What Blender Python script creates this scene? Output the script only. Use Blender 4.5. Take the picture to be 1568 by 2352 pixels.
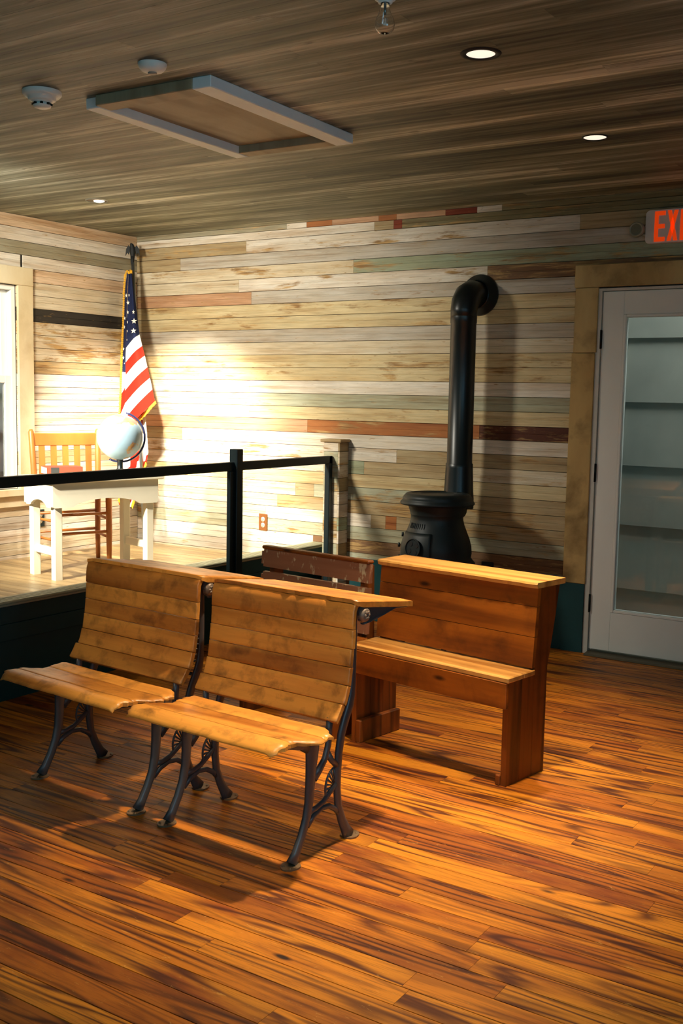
import bpy, math, random
from mathutils import Vector, Matrix
for o in list(bpy.data.objects): bpy.data.objects.remove(o)
SC = bpy.context.scene
COL = SC.collection
R = math.radians
random.seed(7)

def lin(h, a=1.0):
    h = h.lstrip('#')
    v = [int(h[i:i+2], 16)/255 for i in (0, 2, 4)]
    return tuple([x/12.92 if x <= .04045 else ((x+.055)/1.055)**2.4 for x in v] + [a])

# ------------------------------------------------------------------ camera
F = 2464.48
PITCH, ROLL, YAW = 0.107114, 0.018315, 0.578048
CAMP = Vector((5.64428, -5.85709, 1.44142))
fw = Vector((-math.sin(YAW)*math.cos(PITCH), math.cos(YAW)*math.cos(PITCH), -math.sin(PITCH)))
rt = Vector((math.cos(YAW), math.sin(YAW), 0))
up = rt.cross(fw)
r2 = rt*math.cos(ROLL)+up*math.sin(ROLL)
u2 = -rt*math.sin(ROLL)+up*math.cos(ROLL)
cd = bpy.data.cameras.new('camera'); cam = bpy.data.objects.new('camera', cd); COL.objects.link(cam)
m = Matrix.Identity(4)
for i in range(3):
    m[i][0] = r2[i]; m[i][1] = u2[i]; m[i][2] = -fw[i]; m[i][3] = CAMP[i]
cam.matrix_world = m
cd.sensor_fit = 'VERTICAL'; cd.sensor_height = 36; cd.lens = 36*F/2352
cd.clip_start = .05
SC.camera = cam

# ------------------------------------------------------------------ world, exposure
SC.view_settings.view_transform = 'Standard'
SC.view_settings.look = 'None'
SC.view_settings.gamma = 1
SC.view_settings.exposure = 0.0
w = bpy.data.worlds.new('dusk'); SC.world = w; w.use_nodes = True
bg = w.node_tree.nodes['Background']
bg.inputs[0].default_value = (0.10, 0.42, 0.50, 1); bg.inputs[1].default_value = 0.24

def light(name, kind, loc, power, col, target=None, **k):
    d = bpy.data.lights.new(name, kind); d.energy = power; d.color = col
    for a, b in k.items(): setattr(d, a, b)
    o = bpy.data.objects.new(name, d); COL.objects.link(o); o.location = loc
    if target:
        o.rotation_euler = (Vector(target)-Vector(loc)).to_track_quat('-Z', 'Y').to_euler()
    return o
WARM = (1.0, .79, .52)
STAGE = (1.0, .94, .80)
# the visible recessed lamps over the benches, and the next one of their row above the camera's view
light('downlight_lamp', 'SPOT', (4.0, -2.55, 2.545), 330, WARM, (3.85, -2.85, 0), spot_size=R(68), spot_blend=1, shadow_soft_size=.045)
light('downlight_lamp', 'SPOT', (3.93, -1.29, 2.545), 230, WARM, (3.9, -1.8, 0), spot_size=R(62), spot_blend=1, shadow_soft_size=.045)
light('downlight_lamp', 'SPOT', (4.12, -3.87, 2.545), 80, WARM, (4.0, -3.25, 0), spot_size=R(52), spot_blend=1, shadow_soft_size=.05)
# stage: the eyeball lamp seen in the ceiling, then two added floods that brighten it
light('stage_spot', 'SPOT', (.84, -1.21, 2.53), 640, STAGE, (.40, 0, .42), spot_size=R(64), spot_blend=.6, shadow_soft_size=.05)
light('stage_spot', 'SPOT', (.95, -2.7, 2.535), 520, STAGE, (.8, -.3, 1.2), spot_size=R(104), spot_blend=.8, shadow_soft_size=.22)
light('stage_spot', 'SPOT', (1.0, -4.1, 2.535), 1900, STAGE, (.72, 0, .48), spot_size=R(36), spot_blend=.7, shadow_soft_size=.10)
# added fill spots, out of view, that brighten the desks and benches
light('room_fill', 'SPOT', (4.4, -6.4, 2.54), 45, WARM, (3.3, -1.4, 1.0), spot_size=R(44), spot_blend=1, shadow_soft_size=.1)
light('room_fill', 'SPOT', (2.95, -5.3, 2.54), 120, WARM, (2.95, -2.9, .72), spot_size=R(30), spot_blend=1, shadow_soft_size=.08)
light('rear_cool_fill', 'AREA', (6.0, -7.65, 1.4), 19, (.36, .80, 1.0), (3.4, -2.0, 1.8), shape='RECTANGLE', size=2.2, size_y=2.2)  # unseen cool fill added behind the camera to lift the darks
light('side_cool_fill', 'AREA', (6.80, -4.6, 1.4), 22, (.36, .74, 1.0), (2.0, -3.2, .7), shape='RECTANGLE', size=1.2, size_y=1.2)  # added cool fill for blue edge highlights on iron and pipe
light('daylight_window', 'AREA', (-.36, -1.7, 3.1), 130, (.95, .98, 1.0), (-.50, -1.7, 1.0), shape='RECTANGLE', size=.35, size_y=2.4)
light('daylight_porch', 'AREA', (4.6, .5, 3.1), 40, (.86, .97, 1.0), (3.9, .85, 1.0), shape='RECTANGLE', size=1.4, size_y=.5)

# ------------------------------------------------------------------ mesh helpers
class MB:
    def __init__(s): s.v = []; s.f = []; s.m = []; s.c = []; s.r = []; s.sm = []; s.col = (1, 1, 1, 0); s.rnd = 0.0
    def face(s, idx, mi=0, smooth=False):
        s.f.append(idx); s.m.append(mi); s.c.append(s.col); s.r.append(s.rnd); s.sm.append(smooth)
    def add(s, vs): n = len(s.v); s.v += [tuple(x) for x in vs]; return n
    def box(s, x0, x1, y0, y1, z0, z1, mi=0, bev=0.0):
        if bev:
            b = bev
            # chamfered along all edges
            xs = (x0, x1); ys = (y0, y1); zs = (z0, z1)
            idx = {}
            for i in (0, 1):
                for j in (0, 1):
                    for k in (0, 1):
                        sx = 1 if i == 0 else -1; sy = 1 if j == 0 else -1; sz = 1 if k == 0 else -1
                        X, Y, Z = xs[i], ys[j], zs[k]
                        n = s.add([(X, Y+sy*b, Z+sz*b), (X+sx*b, Y, Z+sz*b), (X+sx*b, Y+sy*b, Z)])
                        idx[i, j, k] = n
            g = lambda i, j, k, a: idx[i, j, k]+a
            for i in (0, 1): s.face([g(i, 0, 0, 0), g(i, 1, 0, 0), g(i, 1, 1, 0), g(i, 0, 1, 0)][::(1 if i else -1)], mi)
            for j in (0, 1): s.face([g(0, j, 0, 1), g(1, j, 0, 1), g(1, j, 1, 1), g(0, j, 1, 1)][::(-1 if j else 1)], mi)
            for k in (0, 1): s.face([g(0, 0, k, 2), g(1, 0, k, 2), g(1, 1, k, 2), g(0, 1, k, 2)][::(1 if k else -1)], mi)
            for i in (0, 1):
                for j in (0, 1): s.face([g(i, j, 0, 0), g(i, j, 1, 0), g(i, j, 1, 1), g(i, j, 0, 1)], mi)
            for i in (0, 1):
                for k in (0, 1): s.face([g(i, 0, k, 0), g(i, 1, k, 0), g(i, 1, k, 2), g(i, 0, k, 2)], mi)
            for j in (0, 1):
                for k in (0, 1): s.face([g(0, j, k, 1), g(1, j, k, 1), g(1, j, k, 2), g(0, j, k, 2)], mi)
            for i in (0, 1):
                for j in (0, 1):
                    for k in (0, 1): n = idx[i, j, k]; s.face([n, n+1, n+2], mi)
            return
        n = s.add([(x0, y0, z0), (x1, y0, z0), (x1, y1, z0), (x0, y1, z0), (x0, y0, z1), (x1, y0, z1), (x1, y1, z1), (x0, y1, z1)])
        for q in ((0, 3, 2, 1), (4, 5, 6, 7), (0, 1, 5, 4), (2, 3, 7, 6), (1, 2, 6, 5), (3, 0, 4, 7)):
            s.face([n+i for i in q], mi)
    def prism(s, poly, axis, a, b, mi=0):
        """poly: 2D points; axis 'x': poly=(y,z), 'y': (x,z), 'z': (x,y); extruded a..b"""
        def P(p, t): return {'x': (t, p[0], p[1]), 'y': (p[0], t, p[1]), 'z': (p[0], p[1], t)}[axis]
        k = len(poly); n = s.add([P(p, a) for p in poly]+[P(p, b) for p in poly])
        s.face([n+i for i in range(k)][::-1], mi); s.face([n+k+i for i in range(k)], mi)
        for i in range(k): j = (i+1) % k; s.face([n+i, n+j, n+k+j, n+k+i], mi)
    def tube(s, pts, rad, seg=12, flat=None, mi=0, cap=True, twist=None):
        """rad: number or list of radius or (ra, rb); ra along `side` vector"""
        pts = [Vector(p) for p in pts]; k = len(pts)
        if not isinstance(rad, list): rad = [rad]*k
        side = Vector(flat) if flat else None
        rings = []
        for i, p in enumerate(pts):
            t = (pts[min(i+1, k-1)]-pts[max(i-1, 0)]).normalized()
            if side is None:
                a = Vector((0, 0, 1)) if abs(t.z) < .9 else Vector((1, 0, 0))
                if i and rings: a = prev
                u = (a-t*a.dot(t)).normalized()
            else: u = (side-t*side.dot(t)).normalized()
            prev = u
            v = t.cross(u)
            ra, rb = rad[i] if isinstance(rad[i], (tuple, list)) else (rad[i], rad[i])
            rings.append(s.add([p+u*ra*math.cos(2*math.pi*q/seg)+v*rb*math.sin(2*math.pi*q/seg) for q in range(seg)]))
        for i in range(k-1):
            for q in range(seg):
                w_ = (q+1) % seg
                s.face([rings[i]+q, rings[i]+w_, rings[i+1]+w_, rings[i+1]+q], mi, True)
        if cap:
            s.face([rings[0]+q for q in range(seg)][::-1], mi); s.face([rings[-1]+q for q in range(seg)], mi)
    def lathe(s, prof, c=(0, 0, 0), seg=32, mi=0, ax='z', a0=0, a1=2*math.pi, smooth=True):
        """prof: list of (r, h)"""
        c = Vector(c); full = abs(a1-a0-2*math.pi) < 1e-6
        nn = seg if full else seg+1; rings = []
        for r, h in prof:
            L = []
            for q in range(nn):
                a = a0+(a1-a0)*q/seg
                x, y = r*math.cos(a), r*math.sin(a)
                L.append(c+{'z': Vector((x, y, h)), 'y': Vector((x, -h, y)), 'x': Vector((h, x, y))}[ax])
            rings.append(s.add(L))
        for i in range(len(prof)-1):
            for q in range(seg):
                w_ = (q+1) % nn
                s.face([rings[i]+q, rings[i]+w_, rings[i+1]+w_, rings[i+1]+q], mi, smooth)
        return rings
    def grid(s, fn, nu, nv, mi=0, smooth=True, flip=False, mfn=None):
        n = s.add([fn(i/nu, j/nv) for j in range(nv+1) for i in range(nu+1)])
        for j in range(nv):
            for i in range(nu):
                a = n+j*(nu+1)+i; q = [a, a+1, a+nu+2, a+nu+1]
                s.face(q[::-1] if flip else q, mfn((i+.5)/nu, (j+.5)/nv) if mfn else mi, smooth)
    def build(s, name, mats, parent=None, loc=None, rotz=0.0, kind=None, label=None, cat=None, group=None, weld=False):
        me = bpy.data.meshes.new(name)
        me.from_pydata(s.v, [], s.f)
        if not isinstance(mats, (list, tuple)): mats = [mats]
        for mt in mats: me.materials.append(mt)
        me.polygons.foreach_set('material_index', s.m)
        me.polygons.foreach_set('use_smooth', s.sm)
        ca = me.color_attributes.new('tint', 'FLOAT_COLOR', 'CORNER')
        ra = me.attributes.new('rnd', 'FLOAT', 'FACE')
        buf = []
        for p in me.polygons:
            buf += list(s.c[p.index])*p.loop_total
        ca.data.foreach_set('color', buf)
        ra.data.foreach_set('value', s.r)
        import bmesh
        bm = bmesh.new(); bm.from_mesh(me)
        if weld: bmesh.ops.remove_doubles(bm, verts=bm.verts, dist=1e-5)
        bmesh.ops.recalc_face_normals(bm, faces=bm.faces)
        bm.to_mesh(me); bm.free()
        me.update()
        o = bpy.data.objects.new(name, me); COL.objects.link(o)
        if parent: o.parent = parent
        if loc: o.location = loc
        o.rotation_euler = (0, 0, rotz)
        tag(o, label, cat, group, kind)
        return o
def tag(o, label=None, cat=None, group=None, kind=None):
    if label: o['label'] = label
    if cat: o['category'] = cat
    if group: o['group'] = group
    if kind: o['kind'] = kind
    return o
def thing(name, loc, rotz=0, label=None, cat=None, group=None, kind=None):
    o = bpy.data.objects.new(name, None); COL.objects.link(o); o.location = loc; o.rotation_euler = (0, 0, rotz)
    o.empty_display_size = .1
    return tag(o, label, cat, group, kind)

# ------------------------------------------------------------------ materials
class NT:
    def __init__(s, name):
        s.m = bpy.data.materials.new(name); s.m.use_nodes = True; s.t = s.m.node_tree; s.n = s.t.nodes; s.l = s.t.links
        s.b = s.n['Principled BSDF']
    def new(s, t, **k):
        x = s.n.new(t)
        for a, b in k.items(): setattr(x, a, b)
        return x
    def link(s, a, b): s.l.new(a, b)
    def val(s, sock, v):
        if hasattr(v, 'is_linked') or isinstance(v, bpy.types.NodeSocket): s.l.new(v, sock)
        else: sock.default_value = v
    def math(s, op, a, b=0.0, c=0.0, clamp=False):
        x = s.new('ShaderNodeMath', operation=op, use_clamp=clamp)
        s.val(x.inputs[0], a); s.val(x.inputs[1], b)
        if op in ('MULTIPLY_ADD',): s.val(x.inputs[2], c)
        return x.outputs[0]
    def mix(s, f, a, b, mode='MIX'):
        x = s.new('ShaderNodeMix', data_type='RGBA', blend_type=mode)
        s.val(x.inputs[0], f); s.val(x.inputs[6], a); s.val(x.inputs[7], b)
        return x.outputs[2]
    def coords(s, scale=(1, 1, 1), rnd=None, off=(0, 0, 0)):
        tc = s.new('ShaderNodeTexCoord'); v = tc.outputs['Object']
        if rnd is not None:
            cb = s.new('ShaderNodeCombineXYZ')
            a = s.math('MULTIPLY', rnd, 37.0); b = s.math('MULTIPLY', rnd, 91.0)
            s.link(a, cb.inputs[0]); s.link(b, cb.inputs[1]); s.link(a, cb.inputs[2])
            ad = s.new('ShaderNodeVectorMath', operation='ADD'); s.link(v, ad.inputs[0]); s.link(cb.outputs[0], ad.inputs[1]); v = ad.outputs[0]
        mp = s.new('ShaderNodeMapping'); s.link(v, mp.inputs[0]); mp.inputs['Scale'].default_value = scale; mp.inputs['Location'].default_value = off
        return mp.outputs[0]
    def noise(s, vec, scale=1.0, detail=4.0, rough=.55, dist=0.0):
        x = s.new('ShaderNodeTexNoise'); s.link(vec, x.inputs['Vector'])
        x.inputs['Scale'].default_value = scale; x.inputs['Detail'].default_value = detail; x.inputs['Roughness'].default_value = rough
        x.inputs['Distortion'].default_value = dist
        return x.outputs[0]
    def ramp(s, f, stops):
        x = s.new('ShaderNodeValToRGB'); s.link(f, x.inputs[0]); e = x.color_ramp.elements
        while len(e) < len(stops): e.new(.5)
        for el, (p, c) in zip(e, stops): el.position = p; el.color = c if isinstance(c, (tuple, list)) else (c, c, c, 1)
        return x.outputs[0]
    def attr(s, name): return s.new('ShaderNodeAttribute', attribute_name=name)
    def bump(s, h, strength=.3, dist=.002):
        x = s.new('ShaderNodeBump'); x.inputs['Strength'].default_value = strength; x.inputs['Distance'].default_value = dist
        s.link(h, x.inputs['Height']); s.link(x.outputs[0], s.b.inputs['Normal'])
    def out(s, col=None, rough=.5, spec=.5, metal=0.0):
        if col is not None: s.val(s.b.inputs['Base Color'], col)
        s.val(s.b.inputs['Roughness'], rough); s.b.inputs['Specular IOR Level'].default_value = spec; s.b.inputs['Metallic'].default_value = metal
        return s.m

def plain(name, hexc, rough=.5, metal=0.0, spec=.5, var=.12, vs=30, emit=0.0):
    t = NT(name); c = lin(hexc)
    n = t.noise(t.coords((1, 1, 1)), vs, 4)
    d = tuple(x*(1-var) for x in c[:3])+(1,); l = tuple(min(1, x*(1+var)) for x in c[:3])+(1,)
    col = t.mix(n, d, l)
    m_ = t.out(col, rough, spec, metal)
    if emit:
        t.b.inputs['Emission Color'].default_value = c; t.b.inputs['Emission Strength'].default_value = emit
    return m_

def board_mat(name, wood_l, wood_d, stretch, rough=.55, rings=1.0, flake=True, gloss=.35, tintmix=1.0):
    """boards whose own paint colour is the 'tint' attribute, alpha = how worn; stretch = scale vector with small value along the board"""
    t = NT(name); at = t.attr('tint'); rn = t.attr('rnd').outputs['Fac']
    sx, sy, sz = stretch
    fine = t.noise(t.coords((sx*2, sy*2, sz*2), rn), 1, 6, .65)
    wide = t.noise(t.coords((sx*.35, sy*.35, sz*.35), rn), 1, 3, .5, .4)
    ringv = t.math('SINE', t.math('MULTIPLY', wide, 46.0*rings))
    ringv = t.math('MULTIPLY_ADD', ringv, .5, .5)
    wv = t.math('ADD', t.math('MULTIPLY', ringv, .55), t.math('MULTIPLY', fine, .45))
    wood = t.mix(wv, lin(wood_l), lin(wood_d))
    patch = t.noise(t.coords((sx*.5+1.2, sy*.5+1.2, sz*.22), rn), 1, 6, .62, .3)
    speck = t.noise(t.coords((sx*4, sy*4, sz*1.2), rn), 1, 3, .6)
    # wear mask
    thr = t.math('SUBTRACT', .665, t.math('MULTIPLY', at.outputs['Alpha'], .27))
    msk = t.math('SUBTRACT', t.math('ADD', t.math('MULTIPLY', patch, .75), t.math('MULTIPLY', fine, .28)), thr)
    msk = t.math('MULTIPLY', msk, 13.0, clamp=True)
    sp = t.math('MULTIPLY', t.math('SUBTRACT', speck, .66), 14.0, clamp=True)
    msk = t.math('MAXIMUM', msk, t.math('MULTIPLY', sp, .8))
    dirt = t.noise(t.coords((sx*.8+.6, sy*.8+.6, sz*.35), rn), 1, 4)
    paint = t.mix(t.math('MULTIPLY', dirt, .85), at.outputs['Color'], t.mix(1.0, at.outputs['Color'], lin('#c9a873'), 'MULTIPLY'))
    soil = t.noise(t.coords((sx*.45, sy*.45, sz*.5), rn), 1, 4, .6)
    soil = t.math('MULTIPLY', t.math('SUBTRACT', soil, .50), 4.5, clamp=True)
    paint = t.mix(t.math('MULTIPLY', soil, .6), paint, t.mix(1.0, paint, lin('#b99766'), 'MULTIPLY'))
    shade = t.ramp(fine, [(0.25, .74), (.6, 1.04)])
    col = t.mix(1.0, t.mix(msk, paint, wood), shade, 'MULTIPLY')
    t.bump(t.math('SUBTRACT', fine, t.math('MULTIPLY', msk, .8)), .35, .0015)
    rg = t.math('ADD', rough, t.math('MULTIPLY', fine, .2))
    return t.out(col, rg, gloss)

def wood_mat(name, light_, dark_, stretch, rough=.4, rings=1.0, stain='#4a2a10', stain_amt=.5, spec=.5, stain_scale=7.0, tint=False, scratches=.25, freq=50.0, coat=0.0, knots=False):
    t = NT(name); rn = t.attr('rnd').outputs['Fac']; sx, sy, sz = stretch
    fine = t.noise(t.coords((sx*2.2, sy*2.2, sz*2.2), rn), 1, 6, .65)
    wide = t.noise(t.coords((sx*.22*rings, sy*.22*rings, sz*.22*rings), rn), 1, 2.5, .45, .25)
    rv = t.math('MULTIPLY_ADD', t.math('SINE', t.math('MULTIPLY', wide, freq)), .5, .5)
    rv = t.math('POWER', rv, 1.6)
    amt = t.noise(t.coords((1.3, 1.3, 1.3), rn), 1, 2)
    f = t.math('ADD', t.math('MULTIPLY', t.math('MULTIPLY', rv, amt), 1.15), t.math('MULTIPLY', t.math('SUBTRACT', fine, .45), .75), clamp=True)
    col = t.mix(f, lin(light_), lin(dark_))
    st = t.noise(t.coords((1, 1, 1), rn), stain_scale, 5, .6, .3)
    sm = t.math('MULTIPLY', t.math('SUBTRACT', st, .5), 3.2, clamp=True)
    col = t.mix(t.math('MULTIPLY', sm, stain_amt), col, t.mix(.8, col, lin(stain), 'MULTIPLY'))
    if knots:
        vo = t.new('ShaderNodeTexVoronoi'); t.link(t.coords((sx*2.2, sy*.42, sz*.42), rn), vo.inputs['Vector']); vo.inputs['Scale'].default_value = 1
        kn = t.math('MULTIPLY', t.math('SUBTRACT', .15, vo.outputs['Distance']), 10.0, clamp=True)
        col = t.mix(t.math('MULTIPLY', kn, .85), col, lin('#1e0a04'))
    if tint:
        col = t.mix(1.0, col, t.attr('tint').outputs['Color'], 'MULTIPLY')
    sc_ = t.noise(t.coords((sx*1.5+2, sy*1.5+2, sz*1.5+2), rn), 2.0, 5, .75, .6)
    sk = t.math('MULTIPLY', t.math('SUBTRACT', sc_, .66), 9.0, clamp=True)
    col = t.mix(t.math('MULTIPLY', sk, scratches), col, t.mix(.6, lin('#f0c070'), col))
    t.bump(t.math('SUBTRACT', fine, t.math('MULTIPLY', sk, .5)), .3, .0012)
    rg = t.math('ADD', rough-.1, t.math('MULTIPLY', st, .28))
    t.b.inputs['Coat Weight'].default_value = coat; t.b.inputs['Coat Roughness'].default_value = .25
    return t.out(col, rg, spec)

M = {}
M['wall'] = board_mat('painted_boards', '#c9a468', '#6e4a26', (3.0, 3.0, 55.0), .6, 1.0)
M['ceil'] = None
M['floor'] = None
M['deck'] = wood_mat('stage_boards', '#a38a60', '#6e5838', (1.6, 40, 40), .3, .6, '#6b5030', .4, .5, 3.0, True, .2)
M['desk'] = wood_mat('desk_maple', '#dc9440', '#924e18', (2.2, 26, 26), .36, .7, '#2e1608', 1.0, .5, 13.0, True, .55, 26.0, .1)
M['pine'] = wood_mat('bench_pine', '#ab5e18', '#54240a', (1.8, 26, 26), .42, .8, '#2c0e04', 1.0, .4, 5.0, True, .5, 40.0, 0.0, True)
M['pine_top'] = wood_mat('bench_worn_pine', '#d49a50', '#9a5a1c', (1.8, 26, 26), .4, .8, '#5a2c0c', .5, .4, 6.0, True, .5, 34.0)
M['pine_v'] = wood_mat('bench_end_pine', '#8a4814', '#260e06', (30, 30, 1.9), .45, .9, '#2a1006', .7, .4, 4.0, True, .2, 46.0)
M['trimw'] = wood_mat('door_trim_wood', '#ceb680', '#957444', (5, 5, 1.6), .7, .8, '#4a3014', .9, .3, 5.0, True, .2)
M['chairw'] = wood_mat('chair_wood', '#b06a2c', '#82461a', (8, 8, 2.0), .4, .8, '#a0601c', .3, .5, 6.0, False, .1)
M['teal'] = plain('dark_teal_paint', '#0f4042', .5, 0, .4, .2, 5)
M['black'] = plain('black_steel', '#0b1c1f', .42, 0, .4, .1, 8)
M['stove'] = plain('stove_black_iron', '#0c1a1c', .5, .0, .45, .25, 25)
M['pipe'] = plain('stove_pipe_black', '#0d191c', .34, .0, .55, .1, 8)
M['white'] = plain('cream_paint', '#e8dfc6', .5, 0, .4, .05, 12)
M['doorp'] = plain('door_paint', '#e6e6dc', .5, 0, .35, .05, 6)
M['hinge'] = plain('dark_hinge', '#101818', .4, .6)
M['winw'] = plain('window_paint', '#e9e7df', .5, 0, .4, .04, 6)
M['sidingm'] = plain('siding_paint', '#bdb9a8', .7, 0, .2, .22, 4)
M['blue'] = plain('pale_blue_paint', '#e8f2f8', .55, 0, .3, .1, 10)
M['ply'] = wood_mat('hatch_plywood', '#a89a7c', '#877a5e', (30, 2, 2), .6, .5, '#7a5c34', .4, .3, 4.0, False, .1)
M['plas'] = plain('white_plastic', '#f2f2ea', .45, 0, .4, .03)
M['dark'] = plain('dark_slot', '#0a0c0c', .7)
M['metal'] = plain('grey_metal', '#8a8f8e', .35, .9)
M['brass'] = plain('brown_plate', '#7a4a20', .45, .2)
M['alu'] = plain('bright_socket', '#d9d4c8', .3, .6)
M['gold'] = plain('gold_fringe', '#e0a52c', .7, 0, .2, .3, 90)
M['navy'] = plain('flag_navy', '#232a48', .85, 0, .1, .1)
M['red'] = plain('flag_red', '#a81e10', .85, 0, .1, .1)
M['flagw'] = plain('flag_white', '#e9e4d6', .85, 0, .1, .06)
M['lens'] = plain('lamp_lens', '#fff1dc', .4, 0, .3, 0, emit=1.0)
M['lens_hot'] = plain('lamp_lens_bright', '#fff4e0', .4, 0, .3, 0, emit=3.0)
M['exitr'] = plain('exit_red', '#e8420a', .45, 0, .3, .05, emit=.55)
M['exitbox'] = plain('exit_housing', '#d2cdc4', .5, 0, .4, .04)
M['book_r'] = plain('book_red_cloth', '#b8452c', .7)
M['book_p'] = plain('book_pages', '#eadfca', .8, 0, .2, .1, 120)
M['book_k'] = plain('book_band', '#3a3c3a', .5)

def floor_mat():
    t = NT('heart_pine_floor'); rn = t.attr('rnd').outputs['Fac']
    wide = t.noise(t.coords((.62, 8.5, 1), rn), 1, 2.2, .4, .3)
    rv = t.math('MULTIPLY_ADD', t.math('SINE', t.math('MULTIPLY', wide, 70.0)), .5, .5)
    rv = t.math('POWER', rv, 2.2)
    amt = t.noise(t.coords((1.1, 5, 1), rn), 1, 2)
    amt = t.math('MULTIPLY', t.math('SUBTRACT', amt, .32), 5.0, clamp=True)
    fine = t.noise(t.coords((7, 150, 1), rn), 1, 5, .65)
    patch = t.noise(t.coords((1.6, 7, 1), rn), 1, 5, .6, .4)
    pm = t.math('MULTIPLY', t.math('SUBTRACT', patch, .47), 4.0, clamp=True)
    base = t.mix(pm, lin('#d8841c'), lin('#8c3c08'))
    col = t.mix(t.math('MULTIPLY', t.math('MULTIPLY', rv, amt), .95), base, lin('#4c1803'))
    col = t.mix(t.math('MULTIPLY', t.math('SUBTRACT', fine, .49), 2.6, clamp=True), col, lin('#501e06'))
    col = t.mix(1.0, col, t.attr('tint').outputs['Color'], 'MULTIPLY')
    vo = t.new('ShaderNodeTexVoronoi'); t.link(t.coords((2.3, 6.5, 1), rn), vo.inputs['Vector']); vo.inputs['Scale'].default_value = 1
    kn = t.math('MULTIPLY', t.math('SUBTRACT', .085, vo.outputs['Distance']), 22.0, clamp=True)
    col = t.mix(kn, col, lin('#2c0e04'))
    big = t.noise(t.coords((1.0, 2.2, 1)), 1.1, 4, .6)
    bm_ = t.math('MULTIPLY', t.math('SUBTRACT', big, .55), 3.5, clamp=True)
    col = t.mix(t.math('MULTIPLY', bm_, .5), col, lin('#4a1c08'))
    sc_ = t.noise(t.coords((7, 26, 1), rn), 2.2, 6, .8, .8)
    sk = t.math('MULTIPLY', t.math('SUBTRACT', sc_, .61), 12.0, clamp=True)
    col = t.mix(t.math('MULTIPLY', sk, .55), col, lin('#f2bd62'))
    t.bump(t.math('SUBTRACT', t.math('MULTIPLY', rv, .4), sk), .25, .001)
    rg = t.math('ADD', .40, t.math('MULTIPLY', patch, .22))
    return t.out(col, rg, .35)
M['floor'] = floor_mat()
def ceil_mat():
    t = NT('ceiling_boards'); rn = t.attr('rnd').outputs['Fac']
    st = t.noise(t.coords((.55, 9, 1)), 1, 4, .6)
    st2 = t.noise(t.coords((1.6, 40, 1), rn), 1, 5, .6)
    f = t.math('ADD', t.math('MULTIPLY', st, .62), t.math('MULTIPLY', st2, .38))
    col = t.ramp(f, [(.36, lin('#36362c')), (.46, lin('#696a56')), (.54, lin('#8b8b78')), (.62, lin('#c8c7b6'))])
    col = t.mix(1.0, col, t.attr('tint').outputs['Color'], 'MULTIPLY')
    ms = t.noise(t.coords((6, 22, 1)), 1, 5, .7)
    col = t.mix(t.math('MULTIPLY', t.math('SUBTRACT', ms, .6), 6.0, clamp=True), col, lin('#3a3426'))
    t.bump(st2, .25, .001)
    return t.out(col, .55, .3)
M['ceil'] = ceil_mat()
def iron_mat():
    t = NT('painted_cast_iron')
    n = t.noise(t.coords(), 9, 4); e = t.noise(t.coords(), 45, 5, .7)
    col = t.mix(n, lin('#3a424e'), lin('#5a5450'))
    r_ = t.math('MULTIPLY', t.math('SUBTRACT', e, .62), 10, clamp=True)
    col = t.mix(t.math('MULTIPLY', r_, .5), col, lin('#6a4a30'))
    t.bump(e, .3, .001)
    return t.out(col, .36, .5, .25)
M['iron'] = iron_mat()
def plate_mat():
    return plain('bare_foot_iron', '#7a6248', .5, .3, .4, .3, 40)
M['plate'] = plate_mat()
def glass(name, tint='#ffffff', rough=.02):
    t = NT(name); t.b.inputs['Base Color'].default_value = lin(tint); t.b.inputs['Transmission Weight'].default_value = 1
    t.b.inputs['Roughness'].default_value = rough; t.b.inputs['IOR'].default_value = 1.45
    return t.m
M['glass'] = glass('window_glass', '#f2f6f4')
M['bulbg'] = glass('bulb_glass')
def brownpaint():
    t = NT('brown_bench_paint')
    e = t.noise(t.coords((1, 1, .45)), 34, 3, .6); z = t.noise(t.coords(), 3.2, 2)
    mask = t.math('MULTIPLY', t.math('SUBTRACT', t.math('ADD', t.math('MULTIPLY', e, .75), t.math('MULTIPLY', z, .35)), .605), 20, clamp=True)
    g = t.noise(t.coords((2, 30, 30)), 1, 4)
    base = t.mix(g, lin('#8e5c42'), lin('#a87456'))
    col = t.mix(mask, base, lin('#cdbb98'))
    return t.out(col, .5, .35)
M['brown'] = brownpaint()
def globe_mat():
    t = NT('globe_map')
    v = t.coords((1, 1, 1)); n = t.noise(v, 6.5, 5, .5)
    land = t.math('MULTIPLY', t.math('SUBTRACT', n, .535), 40, clamp=True)
    n2 = t.noise(v, 26, 3)
    landc = t.ramp(n2, [(.35, lin('#cf8c5a')), (.5, lin('#d6b070')), (.62, lin('#c08c78'))])
    sea = t.mix(t.noise(v, 4, 2), lin('#86a8bc'), lin('#a9bfc8'))
    return t.out(t.mix(land, sea, landc), .35, .5)
M['globe'] = globe_mat()

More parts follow.
